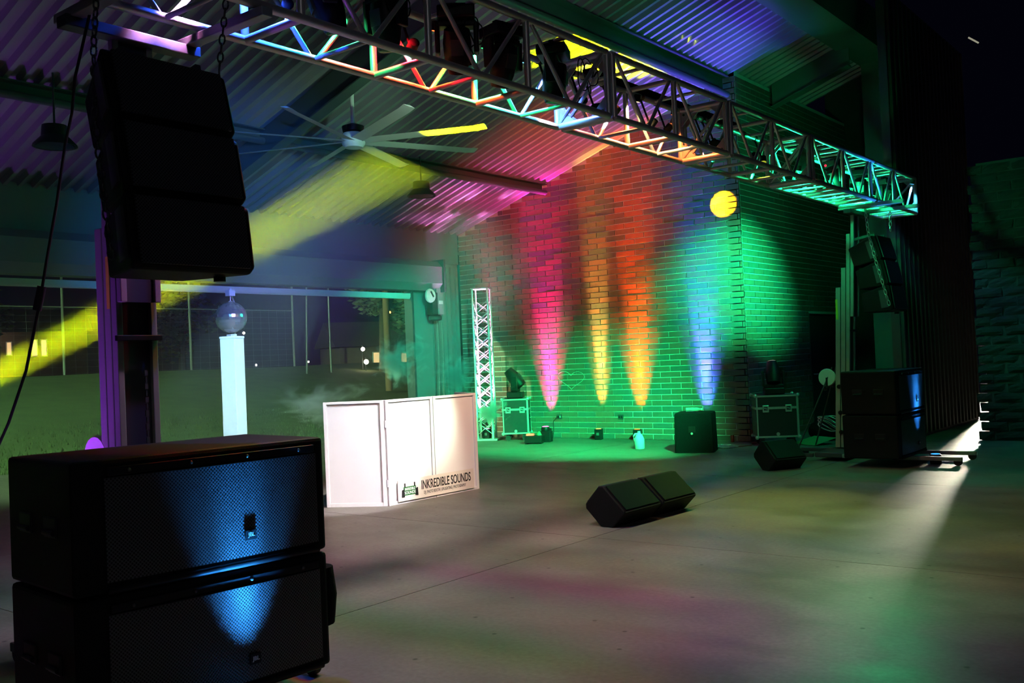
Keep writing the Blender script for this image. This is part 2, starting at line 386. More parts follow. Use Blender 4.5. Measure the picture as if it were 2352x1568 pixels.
# stone pier
wp = thing('wall_front', None, None); struct(wp, 'rough split-stone pier beside the gap where lamplight falls through')
MB().bb((-3.50, 16.12, 0), (0.6, 16.5, 4.25)).build('mortar_bed', 'stone_joint', wp)
rp = random.Random(3)
def stone_mesh():
    mb = MB(); nx, nz = 4, 3
    for i in range(nx + 1):
        for j in range(nz + 1):
            ed = i in (0, nx) or j in (0, nz)
            mb.v.append((-0.185 + 0.37 * i / nx + (0 if 0 < i < nx else rp.uniform(-.012, .012)), -0.022 * (0.1 if ed else 1) - rp.uniform(0, .016), -0.064 + 0.128 * j / nz + rp.uniform(-.004, .004)))
    for i in range(nx):
        for j in range(nz):
            a = i * (nz + 1) + j; mb.f.append((a, a + nz + 1, a + nz + 2, a + 1)); mb.mi.append(0)
    n0 = len(mb.v); back = [(-0.185, 0.10, -0.064), (0.185, 0.10, -0.064), (0.185, 0.10, 0.064), (-0.185, 0.10, 0.064)]; mb.v += back
    c = [0, nx * (nz + 1), nx * (nz + 1) + nz, nz]
    for q in range(4): mb.f.append((c[q], c[(q + 1) % 4], n0 + (q + 1) % 4, n0 + q)); mb.mi.append(0)
    return mb.mesh('stone_block', 'stone')
SM = [stone_mesh() for _ in range(5)]
for r in range(29):
    for c in range(11):
        x = -3.62 + c * 0.40 + (0.2 if r % 2 else (0.1 if c == 0 else 0.0))
        if x > 0.5: continue
        o = bpy.data.objects.new('stone_block', rp.choice(SM)); C.objects.link(o); o.parent = wp
        o.location = (x + (rp.uniform(-.025, .025) if c == 0 else 0), 16.12 + rp.uniform(-.012, .012), 0.074 + r * 0.1455)
        if c == 0 and r % 2 == 0: o.scale = (0.55, 1, 1)

# ------------------------------------------------------------------ roof
Y0R, Y1R, X0R, X1R = -4.0, 18.4, -14.2, -5.45
def deck(x0, x1):
    mb = MB(); prof = []; p = 0.2; y = Y0R
    while y < Y1R:
        prof += [(y, 0.0), (y + 0.055, 0.0), (y + 0.085, 0.075), (y + 0.17, 0.075)]; y += p
    for (yy, zz) in prof: mb.v += [(x0, yy, roof_z(x0) + zz), (x1, yy, roof_z(x1) + zz)]
    for i in range(len(prof) - 1): mb.f.append((2 * i, 2 * i + 1, 2 * i + 3, 2 * i + 2)); mb.mi.append(0)
    return mb
roof = deck(X0R, X1R).build('ceiling', 'deck'); struct(roof, 'underside of corrugated steel roof deck rising toward the audience')
MB().prism([(X0R, Y0R, roof_z(X0R) + 0.1), (X1R, Y0R, roof_z(X1R) + 0.1), (X1R, Y0R, roof_z(X1R) + 0.2), (X0R, Y0R, roof_z(X0R) + 0.2)], (0, Y1R - Y0R, 0)).build('roof_sheathing', 'steel_dark', roof)
for (x, y1, pd_) in ((-11.05, YA - 0.02, 0.16), (-7.15, YA - 0.02, 0.30)):
    z = roof_z(x) - 0.01
    mb = MB().bb((x - 0.07, Y0R + 0.2, z - pd_), (x - 0.055, y1, z)).bb((x - 0.07, Y0R + 0.2, z - pd_ - 0.015), (x + 0.07, y1, z - pd_ + 0.005)).bb((x - 0.07, Y0R + 0.2, z - 0.02), (x + 0.07, y1, z - 0.003))
    mb.cyl((x + 0.02, Y0R + 0.2, z - pd_ - 0.01), (x + 0.02, y1, z - pd_ - 0.01), 0.05, n=12)
    mb.build('purlin', 'steel', roof, smooth=True)
for y, xa, xb in ((0.6, -13.3, -5.5), (8.55, -13.3, -5.5), (16.6, -6.9, -5.5)):
    d = 0.42; mb = MB()
    mb.prism([(xa, y - 0.012, roof_z(xa) - d), (xb, y - 0.012, roof_z(xb) - d), (xb, y - 0.012, roof_z(xb) - 0.01), (xa, y - 0.012, roof_z(xa) - 0.01)], (0, 0.024, 0))
    mb.prism([(xa, y - 0.09, roof_z(xa) - d), (xb, y - 0.09, roof_z(xb) - d), (xb, y - 0.09, roof_z(xb) - d - 0.02), (xa, y - 0.09, roof_z(xa) - d - 0.02)], (0, 0.18, 0))
    mb.build('rafter', 'steel' if y < 10 else 'fascia', roof)
MB().bb((-5.72, Y0R, 6.62), (-5.1, 18.4, 7.25)).build('fascia_beam', 'fascia', roof)
struct(MB().bb((-5.68, 17.75, 0), (-5.15, 18.35, 6.62)).build('column_1', 'fascia'), 'square steel column carrying the roof fascia')

# ------------------------------------------------------------------ rear wall with the open roll-up doorway
wl = MB().bb((XC - 0.2, -4.0, 3.58), (XC, YA - 0.03, 4.26)).build('wall_left', 'header'); struct(wl, 'painted header wall above the open roll-up doorway')
MB().prism([(XC, 14.25, 2.98), (XC + 0.30, 14.25, 2.98), (XC + 0.42, 14.25, 3.12), (XC + 0.42, 14.25, 3.45), (XC + 0.30, 14.25, 3.57), (XC, 14.25, 3.57)], (0, -16.0, 0)).build('door_hood', 'header', wl)
MB().bb((XC + 0.02, 14.25, 2.95), (XC + 0.46, 14.30, 3.60)).build('hood_end_plate', 'steel_dark', wl)
bar = MB().bb((XC + 0.05, -1.6, 2.855), (XC + 0.13, 13.62, 2.93)).cyl((XC + 0.09, -1.6, 2.85), (XC + 0.09, 13.62, 2.85), 0.028, n=8).build('door_bottom_bar', 'white_paint', wl)
for y0, y1 in ((13.62, 13.80), (-1.85, -1.65)):
    MB().bb((XC - 0.05, y0, 0), (XC + 0.16, y0 + 0.05, 2.97)).bb((XC - 0.05, y0 + 0.05, 0), (XC + 0.02, y1, 2.97)).build('door_guide', 'steel_dark', wl)
MB().bb((XC - 0.18, 13.8, 0), (XC, 14.35, 3.58)).build('jamb_panel', 'jamb_metal', wl)
MB().bb((XC - 0.18, 14.35, 0), (XC - 0.04, YA - 0.03, 3.58)).build('jamb_wall', 'jamb_metal', wl)
rm = MB().box((0, 0, 0), (0.045, 0.07, 3.5)).mesh('jamb_rib', 'jamb_metal')
for i in range(6):
    o = bpy.data.objects.new('jamb_rib', rm); C.objects.link(o); o.parent = wl; o.location = (XC - 0.02, 14.42 + i * 0.145, 1.77)
MB().bb((XC - 0.2, -4.0, 0), (XC, -1.85, 3.58)).build('jamb_wall', 'jamb_metal', wl)

# door opener with hand chain
op = thing('door_opener', 'grey door operator with pale hand wheel and looped chain beside the doorway', 'door opener', (XC + 0.20, 14.1, 2.72))
MB().box((0.05, 0.13, 0.05), (0.2, 0.20, 0.52)).build('control_box', 'jamb_metal', op, bevel=0.008)
MB().box((0.10, -0.05, 0.0), (0.16, 0.16, 0.45)).build('gear_housing', 'black_plastic', op, bevel=0.01)
MB().lathe([(0.05, 0), (0.13, 0.005), (0.14, 0.03), (0.13, 0.055), (0.05, 0.06)], (0.18, -0.22, 0.15), 20, Matrix.Rotation(PI / 2, 3, 'Y')).build('hand_wheel', 'white_paint', op, smooth=True)
MB().cyl((0.1, -0.22, 0.15), (0.18, -0.22, 0.15), 0.02).build('wheel_hub', 'black_plastic', op)
MB().box((0.25, -0.2, 0.18), (0.012, 0.03, 0.13), Matrix.Rotation(0.6, 3, 'X')).build('wheel_spoke', 'black_plastic', op)
MB().lathe([(0.1, 0), (0.13, 0.02), (0.13, 0.08), (0.09, 0.11)], (0.1, 0.02, -0.33), 16).build('motor', 'black_plastic', op, smooth=True)
for dy in (0.0, 0.13):
    mb = MB()
    for k in range(95): mb.box((0.16, dy + 0.012 * math.sin(k * .07), -0.35 - k * 0.022), (0.012, 0.006 if k % 2 else 0.014, 0.026))
    mb.build('hand_chain', 'chain_bright', op)
MB().box((0.165, 0.13, 0.03), (0.006, 0.12, 0.07)).build('paper_label', 'white_paint', op)

# ------------------------------------------------------------------ box truss
TX0, TX1, TZ0, TZ1 = -4.60, -4.10, 3.46, 3.97
RCH, RPO, RBR = 0.027, 0.024, 0.0162
def tubeobj(name, p0, p1, r, parent, n=12, mat='alu'):
    return MB().cyl(p0, p1, r, n=n, caps=True).build(name, mat, parent, smooth=True)
def truss(label, posts, extra=False):
    y0, y1 = posts[0], posts[-1]
    t = thing('truss_section', label, 'truss', ((TX0 + TX1) / 2, y0, TZ0), 0, 'aluminium box truss sections')
    hx = (TX1 - TX0) / 2; h = TZ1 - TZ0
    P = lambda sx, y, sz: (sx * hx, y - y0, h if sz > 0 else 0.0)
    for sx in (-1, 1):
        for sz in (0, 1): tubeobj('chord', P(sx, y0, sz), P(sx, y1, sz), RCH, t, 14)
    for i, y in enumerate(posts):
        end = i in (0, len(posts) - 1); r = RPO * (1.15 if end else 1.0)
        for sx in (-1, 1): tubeobj('post', P(sx, y, 0), P(sx, y, 1), r, t)
        for sz in (0, 1): tubeobj('cross_tube', P(-1, y, sz), P(1, y, sz), r, t)
        if end:
            s = 0.19
            for sx in (-1, 1):
                for sz in (0, 1):
                    c = Vector(P(sx, y, sz)); dz = -s if sz else s; dx = -sx * s
                    pl = MB().prism([c + Vector((0, -0.005, 0)), c + Vector((dx, -0.005, 0)), c + Vector((0, -0.005, dz))], (0, 0.01, 0))
                    po = pl.build('gusset_plate', 'alu', t)
                    b = c + Vector((dx * .27, 0, dz * .27)); MB().cyl(b - Vector((0, .012, 0)), b + Vector((0, .012, 0)), 0.012, n=8).build('bolt', 'steel_dark', po)
            tubeobj('diagonal', P(-1, y, 0), P(1, y, 1), RBR, t, 8)
    for a, b in zip(posts[:-1], posts[1:]):
        m = (a + b) / 2
        for sx in (-1, 1):
            tubeobj('diagonal', P(sx, a + 0.05, 1), P(sx, m - 0.02, 0), RBR, t, 10)
            tubeobj('diagonal', P(sx, b - 0.05, 1), P(sx, m + 0.02, 0), RBR, t, 10)
        tubeobj('cross_tube', P(-1, m, 0), P(1, m, 0), RBR, t, 10)
        tubeobj('cross_tube', P(-1, m, 1), P(1, m, 1), RBR, t, 10)
        if extra:
            for q in (0.25, 0.75):
                tubeobj('cross_tube', P(-1, a + (b - a) * q, 0), P(1, a + (b - a) * q, 0), RBR, t, 8)
                tubeobj('cross_tube', P(-1, a + (b - a) * q, 1), P(1, a + (b - a) * q, 1), RBR, t, 8)
    return t
truss('long box truss section glowing blue, red and green above the hung speakers', [2.43, 3.46, 4.48, 5.51, 6.57])
truss('short box truss section glowing orange, with yellow light on the roof behind', [6.65, 7.67, 8.70])
truss('short unlit grey box truss section between the orange and green lit ones', [8.79, 9.80, 10.83])
truss('end box truss section glowing bright green at the far lift', [10.92, 11.94, 12.97, 13.96, 15.0], True)

# ------------------------------------------------------------------ lifts
def lift(label, loc, leg, lean=0.0, dy=0.0):
    t = thing('crank_lift', label, 'lift', loc, 0, 'crank-up truss lifts')
    for k, (dx, w, top) in enumerate(((0.0, 0.075, 2.35), (0.075, 0.07, 2.62), (0.145, 0.06, 3.08), (0.205, 0.05, 3.40))):
        lx = lean
        def pos(z): return -0.10 + dx + lx * z
        z0 = 0.14 if k < 2 else 0.14 + 0.9 * (k - 1)
        for sy in (-1, 1):
            MB().prism([(pos(z0), sy * 0.10 - 0.018, z0), (pos(z0) + w * 0.86, sy * 0.10 - 0.018, z0), (pos(top) + w * 0.86, sy * 0.10 - 0.018, top), (pos(top), sy * 0.10 - 0.018, top)], (0, 0.036, 0)).build('mast_rail', 'alu_mast', t, bevel=0.004)
        MB().prism([(pos(z0) + w * .25, -0.085, z0), (pos(z0) + w * .45, -0.085, z0), (pos(top) + w * .45, -0.085, top), (pos(top) + w * .25, -0.085, top)], (0, 0.17, 0)).build('mast_web', 'steel_dark', t)
    MB().box((0.11 + lean * 1.75, 0, 1.75), (0.02, 0.27, 0.03)).build('mast_collar', 'black_plastic', t, bevel=0.004)
    mb = MB()
    for k in range(36): mb.box((0.13, 0.02, 0.3 + k * 0.036), (0.008, 0.018 if k % 2 else 0.008, 0.03))
    mb.build('lift_chain', 'steel_dark', t)
    MB().box((0.0, dy / 2, 0.085), (0.40, 0.62 + abs(dy), 0.065)).build('base_frame', 'steel_dark', t, bevel=0.01)
    tx = lean * 3.40
    MB().box((0.15 + tx, 0.0, 3.36), (0.10, 0.78, 0.06)).build('fork_carriage', 'steel_dark', t, bevel=0.006)
    for sy in (-1, 1):
        MB().box((0.45 + tx, sy * 0.33, 3.405), (0.86, 0.07, 0.05)).build('fork_arm', 'alu_mast', t, bevel=0.006)
    for sx, sy, ln in ((1, -1, leg), (1, 1, leg), (-1, -1, 0.45), (-1, 1, 0.45)):
        y = sy * 0.36 + dy
        MB().box((sx * (0.2 + ln / 2), y, 0.085), (ln, 0.06, 0.05)).build('outrigger', 'alu_mast' if sx > 0 else 'steel_dark', t, bevel=0.006)
        c = Vector((sx * (0.15 + ln), y, 0.05))
        cs = MB().cyl(c + Vector((0, -0.018, 0)), c + Vector((0, 0.018, 0)), 0.05, n=16).build('caster_wheel', 'rubber', t, smooth=True)
        MB().box(c + Vector((0, 0, 0.035)), (0.06, 0.05, 0.02)).build('caster_fork', 'steel_dark', cs)
    # winch
    wz = 1.05
    MB().box((-0.16, 0.0, wz), (0.12, 0.14, 0.16)).build('winch_body', 'steel_dark', t, bevel=0.008)
    MB().lathe([(0.03, 0), (0.115, 0.0), (0.125, 0.02), (0.115, 0.04), (0.03, 0.04)], (-0.17, -0.08, wz + 0.06), 20, Matrix.Rotation(PI / 2, 3, 'X')).build('winch_wheel', 'white_paint', t, smooth=True)
    MB().cyl((-0.17, -0.12, wz + 0.06), (-0.17, -0.13, wz - 0.1), 0.014).cyl((-0.17, -0.13, wz - 0.1), (-0.17, -0.23, wz - 0.1), 0.017).build('crank_handle', 'black_plastic', t)
    for sy in (-1, 1):
        MB().cyl((-0.55, sy * 0.34, 0.12), (-0.10, sy * 0.08, 1.25), 0.011, n=6).build('stay_rod', 'steel_dark', t)
    for z in (0.35, 0.62, 0.98):
        MB().cyl((0.0, -0.13, z), (0.0, -0.10, z), 0.03, n=12).cyl((0.0, -0.145, z), (0.0, -0.13, z), 0.014, n=8).build('mast_roller', 'black_plastic', t, smooth=True)
    MB().box((0.02, -0.117, 2.05), (0.03, 0.004, 0.28)).build('warning_label', 'yellow_label', t)
    return t
lift('crank-up lift with purple-lit mast behind the near hung speaker array', (-4.90, 2.84, 0), 0.85)
lift('crank-up lift carrying the green-lit truss end, winch wheel on its mast', (-4.78, 13.45, 0), 1.48, lean=0.05, dy=-0.31)

# ------------------------------------------------------------------ loudspeakers
def subwoofer(label, loc, group, rotz=0.0):
    w_, h_, d_ = 1.20, 0.540, 0.68
    t = thing('subwoofer', label, 'speaker', loc, rotz, group)   # origin: bottom centre, front toward +X
    MB().box((0, 0, h_ / 2), (d_, w_, h_)).build('cabinet', 'black_cab', t, bevel=0.018)
    fx = d_ / 2
    mb = MB(); seg = 10                                          # bowed grille
    gy0, gy1, gz0, gz1 = -w_ / 2 + 0.13, w_ / 2 - 0.05, 0.045, h_ - 0.075
    vs = []
    for i in range(seg + 1):
        s = i / seg; y = gy0 + (gy1 - gy0) * s; x = fx + 0.006 + 0.018 * math.sin(PI * s) ** 0.6
        vs += [(x, y, gz0), (x, y, gz1), (fx - 0.01, y, gz1), (fx - 0.01, y, gz0)]
    fs = []
    for i in range(seg):
        a = i * 4; b = a + 4
        fs += [(a, b, b + 1, a + 1), (a + 1, b + 1, b + 2, a + 2), (a + 3, a, b, b + 3)]
    fs += [(0, 1, 2, 3), (seg * 4 + 3, seg * 4 + 2, seg * 4 + 1, seg * 4)]
    g = mb._add(vs, fs).build('grille', 'grille', t, smooth=True)
    MB().box((fx + 0.006, 0.04, h_ - 0.05), (0.012, w_ - 0.20, 0.035)).build('grille_frame', 'black_plastic', t, bevel=0.004)
    MB().cyl((fx + 0.0, gy0, 0.012), (fx + 0.0, gy1, 0.012), 0.018, n=10).build('bottom_rail', 'black_plastic', t, smooth=True)
    for i in range(4):
        y = gy0 + 0.1 + i * (gy1 - gy0 - 0.2) / 3
        MB().sphere((fx + 0.014, y, h_ - 0.05), 0.009, 8, 5).build('screw', 'chain', t, smooth=True)
    b = MB().box((fx + 0.032, 0.17, 0.14), (0.012, 0.055, 0.05)).build('badge', 'black_plastic', t, bevel=0.004)
    text('badge_lettering', 'JBL', 0.026, 'alu', b, (fx + 0.039, 0.17, 0.134), (PI / 2, 0, PI / 2), 1.0, 0.001, 'CENTER')
    for sx in (-0.13, 0.13):
        for sz in (0.25,):
            hd = MB().box((sx, -w_ / 2 - 0.002, sz + 0.02), (0.13, 0.012, 0.085)).build('handle_cup', 'black_plastic', t, bevel=0.01)
            MB().cyl((sx - 0.05, -w_ / 2 - 0.012, sz), (sx + 0.05, -w_ / 2 - 0.012, sz), 0.011).build('handle_bar', 'black_plastic', hd, smooth=True)
    for sy in (-1, 1):
        for sx in (-1, 1):
            MB().cyl((sx * 0.27, sy * 0.52, -0.012), (sx * 0.27, sy * 0.52, 0.004), 0.025, n=10).build('foot', 'rubber', t)
    return t
SG = 'large subwoofers in two stacks'
Z0 = 0.122; SX, SY = -4.03, 2.533; RX, RY = -4.02, 12.80
subwoofer('lower subwoofer of the near stack, blue stripe of light on its grille', (SX, SY, Z0), SG, R(-5))
subwoofer('upper subwoofer of the near stack, on top in the foreground', (SX, SY, Z0 + 0.552), SG, R(-5))
subwoofer('lower subwoofer of the far stack beside the lift outriggers', (RX, RY, Z0), SG)
subwoofer('upper subwoofer of the far stack with blue light streak on top', (RX, RY, Z0 + 0.552), SG)
# padded cover folded on the near stack's far end
hb = MB().lathe([(0.02, -0.16), (0.085, -0.14), (0.10, 0.0), (0.085, 0.14), (0.02, 0.16)], (-3.80, 3.16, 0.42), 14).build('rolled_cover', 'black_cloth', None, smooth=True)
tag(hb, 'black rolled cover bulging from the far end of the near speaker stack', 'cover')

def array_box_mesh_parts(t, k, tilt, pos):
    """one constant-curvature box; front toward +X, wedge narrowing to the back"""
    w_, hf, hb_, d_ = 0.66, 0.355, 0.26, 0.43
    rot = Matrix.Rotation(-tilt, 3, 'Y'); pos = Vector(pos)
    def T(x, y, z): return pos + rot @ Vector((x, y, z))
    mb = MB()
    e = 0.03
    sec = [(0, -hf / 2 + e), (0, hf / 2 - e), (-e, hf / 2), (-d_, hb_ / 2), (-d_, -hb_ / 2), (-e, -hf / 2)]
    wd_ = lambda x: w_ / 2 - 0.13 * min(1, max(0, -x / d_))
    n_ = len(sec)
    mb._add([T(x, -wd_(x), z) for x, z in sec] + [T(x, wd_(x), z) for x, z in sec], [tuple(range(n_ - 1, -1, -1)), tuple(range(n_, 2 * n_))] + [(i, (i + 1) % n_, n_ + (i + 1) % n_, n_ + i) for i in range(n_)])
    return mb, T
def line_array(label, loc, group):
    t = thing('line_array', label, 'speaker', loc, 0, group)
    tilts = [R(15), R(11), R(7)]; z = 0.0; x = 0.0
    boxes = []
    hf = 0.352
    px, pz = 0.0, 0.0
    for k, tl in enumerate(tilts):
        c = Vector((px, 0, pz)) + Vector((math.sin(tl) * hf / 2, 0, -math.cos(tl) * hf / 2))
        mb, T = array_box_mesh_parts(t, k, tl, c)
        b = mb.build('array_box', 'black_cab', t, bevel=0.014)
        MB().prism([T(0.004, -0.29, -0.155), T(0.004, 0.29, -0.155), T(0.004, 0.29, 0.155), T(0.004, -0.29, 0.155)], (T(0.012, 0, 0) - T(0, 0, 0))).build('grille', 'grille', b)
        for sy in (-1, 1):
            MB().prism([T(-0.05, sy * 0.312, -0.12), T(-0.16, sy * 0.279, -0.12), T(-0.16, sy * 0.279, 0.12), T(-0.05, sy * 0.312, 0.12)], (0, sy * 0.016, 0)).build('rigging_plate', 'steel_dark', b)
        px += math.sin(tl) * hf; pz -= math.cos(tl) * hf
    for sy in (-1, 1): MB().box((-0.17, sy * 0.20, -0.012), (0.28, 0.03, 0.035), Matrix.Rotation(R(-9), 3, 'Y')).build('hanging_bar', 'steel_dark', t)
    MB().cyl((px - 0.12, 0.2, pz - 0.035), (px - 0.12, 0.2, pz - 0.01), 0.03).build('pole_socket', 'black_plastic', t)
    return t
LG = 'hung line arrays of three boxes'
line_array('black three-box line array hanging from the near truss end, silhouetted', (-4.13, 2.64, 3.06), LG)
line_array('black three-box line array hanging under the green truss end', (-4.15, 13.50, 3.02), LG)

LINK = None
def chain(label, pts, mat, group, size=0.05):
    t = thing('chain', label, 'chain', pts[0], 0, group); p0 = Vector(pts[0])
    prof = []
    n = 12; a, b = size * 0.62, size * 0.30
    ringp = [(b * math.cos(2 * PI * i / n), 0, a * math.sin(2 * PI * i / n)) for i in range(n)]
    me = MB().tube(ringp, size * 0.11, 6, True).mesh('link', mat, True)
    k = 0
    for q0, q1 in zip(pts[:-1], pts[1:]):
        q0, q1 = Vector(q0), Vector(q1); d = q1 - q0; nl = max(1, int(d.length / (size * 1.0)))
        for i in range(nl):
            o = bpy.data.objects.new('link', me); C.objects.link(o); o.parent = t
            o.location = q0 + d * ((i + .5) / nl) - p0
            o.rotation_euler = (d.normalized().to_track_quat('Z', 'X').to_matrix() @ Matrix.Rotation((k % 2) * PI / 2 + 0.3, 3, 'Z')).to_euler(); k += 1
    return t
CG = 'rigging chains on the line arrays'
chain('dark rigging chain from the truss to the inner top corner of the near array', [(-4.12, 2.99, 3.44), (-4.13, 2.94, 3.07), (-4.16, 2.95, 2.72), (-4.13, 2.955, 2.45)], 'chain', CG, 0.044)
chain('dark rigging chain hanging down the outer side of the near array', [(-4.30, 2.40, 3.42), (-4.28, 2.36, 3.10), (-4.24, 2.33, 2.75), (-4.17, 2.32, 2.40), (-4.10, 2.31, 2.08)], 'chain', CG, 0.046)
chain('bright green-lit chain running down the side of the far array', [(-4.25, 13.15, 3.44), (-4.22, 13.145, 3.05), (-4.14, 13.145, 2.66), (-4.06, 13.145, 2.34), (-3.99, 13.145, 2.05)], 'chain_bright', CG, 0.06)
chain('short green-lit chain at the far corner of the far array', [(-4.13, 13.84, 3.44), (-4.13, 13.82, 3.10)], 'chain_bright', CG, 0.06)

# hanging power cord beside the near lift
cp = [(-4.62, 2.55, 3.45), (-4.709, 2.49, 3.065), (-4.729, 2.479, 2.889), (-4.762, 2.456, 2.736), (-4.811, 2.425, 2.43), (-4.86, 2.395, 2.18), (-4.899, 2.368, 1.949), (-4.97, 2.32, 1.599), (-5.051, 2.262, 1.339), (-5.13, 2.205, 1.145), (-5.30, 2.05, 0.6), (-5.45, 1.95, 0.05)]
pcord = MB().tube(cp, 0.0075, 8).build('power_cord', 'rubber', None, smooth=True); tag(pcord, 'black power cord hanging from the truss beside the near lift', 'cord')
MB().cyl((-4.89, 2.375, 2.02), (-4.915, 2.358, 1.90), 0.022, n=10).build('plug', 'rubber', pcord, smooth=True)

# ------------------------------------------------------------------ stage wedges
def wedge(label, loc, rotz, ln, group):
    t = thing('stage_monitor', label, 'speaker', loc, rotz, group)
    sec = [(-0.06, 0.0), (0.07, 0.0), (0.20, 0.13), (0.205, 0.155), (-0.02, 0.365), (-0.075, 0.365), (-0.225, 0.20), (-0.225, 0.155)]
    MB().prism([(x, -ln / 2, z) for x, z in sec], (0, ln, 0)).build('cabinet', 'black_cab', t, bevel=0.01)
    a, b = Vector((0.203, 0, 0.165)), Vector((-0.01, 0, 0.362)); n = Vector((0.68, 0, 0.73)).normalized()
    MB().prism([(a.x, -ln / 2 + 0.03, a.z), (a.x, ln / 2 - 0.03, a.z), (b.x, ln / 2 - 0.03, b.z), (b.x, -ln / 2 + 0.03, b.z)], n * 0.008).build('back_plate', 'black_cab', t)
    MB().cyl((0.207, -ln / 2 + 0.02, 0.150), (0.207, ln / 2 - 0.02, 0.150), 0.005, n=6).build('edge_highlight', 'chain', t)  # highlight along the cabinet edge, modelled as a thin steel rod
    a2, b2 = Vector((-0.222, 0, 0.21)), Vector((-0.08, 0, 0.36)); n2 = Vector((-0.72, 0, 0.69)).normalized()
    MB().prism([(a2.x, -ln / 2 + 0.03, a2.z), (a2.x, ln / 2 - 0.03, a2.z), (b2.x, ln / 2 - 0.03, b2.z), (b2.x, -ln / 2 + 0.03, b2.z)], n2 * 0.008).build('grille', 'grille', t)
    return t
WG = 'floor wedge monitors'
wedge('black floor monitor lying nearer the speaker stack, first of the pair', (-4.80, 7.66, 0), R(-3), 0.60, WG)
wedge('black floor monitor at the far end of the pair', (-4.77, 8.30, 0), R(-3), 0.60, WG)
wedge('lone black floor monitor in front of the silver-edged flight case', (-5.05, 11.85, 0), R(-28), 0.50, WG)

# ------------------------------------------------------------------ DJ facade
fa = thing('dj_facade', 'white folding DJ booth facade of framed panels, brightly lit', 'facade', (-7.73, 7.48, 0))
def panel(ax, ay, bx, by, mid=False):
    a, b = Vector((ax, ay, 0)), Vector((bx, by, 0)); d = (b - a); ln = d.length; u = d.normalized(); n = Vector((u.y, -u.x, 0)); H = 1.165
    rot = Matrix(((u.x, n.x, 0), (u.y, n.y, 0), (0, 0, 1)))
    def BX(s0, s1, z0, z1, y0, y1, name, par, mat='white_panel', bev=0.003):
        c = a + rot @ Vector(((s0 + s1) / 2, (y0 + y1) / 2, (z0 + z1) / 2))
        return MB().box(c, (s1 - s0, y1 - y0, z1 - z0), rot).build(name, mat, par, bevel=bev)
    p = BX(0.004, ln - 0.004, 0, H, -0.006, 0.0, 'scrim_panel', fa, 'white_panel', 0)
    f = 0.042
    for s0, s1, z0, z1 in ((0.002, f, 0, H), (ln - f, ln - 0.002, 0, H), (f, ln - f, H - f * 0.7, H), (f, ln - f, 0, f)):
        BX(s0, s1, z0, z1, -0.018, 0.018, 'panel_frame', p)
    return rot
panel(-0.61, -0.345, -0.006, -0.006)
rotp = panel(0.0, 0.0, 0.02, 0.738)
panel(0.021, 0.742, 0.04, 1.478)
panel(0.036, 1.484, -0.58, 1.83)
for z in (0.25, 0.9):
    MB().cyl((0.004, -0.004, z - 0.04), (0.004, -0.004, z + 0.04), 0.012, n=8).build('hinge', 'alu', fa)
bn = thing('banner_sign', 'pale banner reading INKREDIBLE SOUNDS along the foot of the facade', 'banner', (-7.695, 7.60, 0.0), R(-1.5))
MB().box((0.0, 0.625, 0.145), (0.006, 1.25, 0.235)).build('banner_sheet', 'banner', bn, bevel=0.001)
text('headline', 'INKREDIBLE SOUNDS', 0.145, 'ink', bn, (0.0045, 0.36, 0.125), (PI / 2, 0, PI / 2), 0.60, 0.0008)
text('services_line', 'DJ | PHOTO BOOTH | UP-LIGHTING | PHOTOGRAPHY', 0.05, 'ink_soft', bn, (0.0045, 0.40, 0.068), (PI / 2, 0, PI / 2), 0.58, 0.0008)
lg = MB().box((0.005, 0.18, 0.135), (0.004, 0.19, 0.095)).build('logo_plate', 'logo_green', bn)
for y, s in ((0.075, 1), (0.285, -1)):
    MB().prism([(0.0045, y - 0.022, 0.075), (0.0045, y + 0.022, 0.07), (0.0045, y + 0.018 * 1, 0.16), (0.0045, y - 0.016, 0.15)], (0.005, 0, 0)).build('logo_speaker', 'ink', lg)
    MB().box((0.006, y + s * 0.03, 0.20), (0.004, 0.018, 0.045)).build('logo_tower', 'ink', lg)
text('logo_word', 'INKREDIBLE', 0.040, 'white_panel', lg, (0.0075, 0.18, 0.143), (PI / 2, 0, PI / 2), 0.75, 0.0005, 'CENTER')
text('logo_word', 'SOUNDS', 0.046, 'white_panel', lg, (0.0075, 0.18, 0.100), (PI / 2, 0, PI / 2), 0.95, 0.0005, 'CENTER')

# ------------------------------------------------------------------ mirror ball pedestal
pd = MB()
hp = 1.99
pts = [(0.105, -0.105), (0.105, 0.105), (-0.105, 0.105), (-0.105, -0.105)]
pd.prism([(x * 1.04, y * 1.04, 0) for x, y in pts], (0, 0, 0.02))
pd.prism([(x * 1.0, y * 1.0, 0.02) for x, y in pts], (0, 0, hp - 0.05)).prism([(x * 1.05, y * 1.05, hp - 0.03) for x, y in pts], (0, 0, 0.03))
pt = thing('pedestal', 'tall slim white cloth-covered pedestal carrying the mirror ball', 'pedestal', (-10.20, 7.30, 0), R(20))
pd.build('cloth_cover', 'white_cloth', pt, bevel=0.008)
bl = thing('mirror_ball', 'silver mirror ball with its motor on the white pedestal', 'mirror ball', (-10.20, 7.30, 1.99))
mbb = MB().sphere((0, 0, 0.235), 0.195, 34, 18)
mbb.build('ball', 'mirror', bl)
MB().tube([(-0.03, 0.03, 0.02), (-0.10, 0.12, 0.03), (-0.155, 0.19, 0.2), (-0.11, 0.13, 0.44), (-0.03, 0.03, 0.53)], 0.012, 8).build('bracket', 'white_paint', bl, smooth=True)
MB().box((0, 0, 0.54), (0.085, 0.085, 0.075)).cyl((0, 0, 0.57), (0, 0, 0.60), 0.018).build('motor', 'white_paint', bl, smooth=True)
MB().cyl((0, 0, 0.425), (0, 0, 0.50), 0.006, n=6).lathe([(0.02, 0.428), (0.03, 0.43), (0.012, 0.445)], n=12).build('hanger', 'alu', bl)
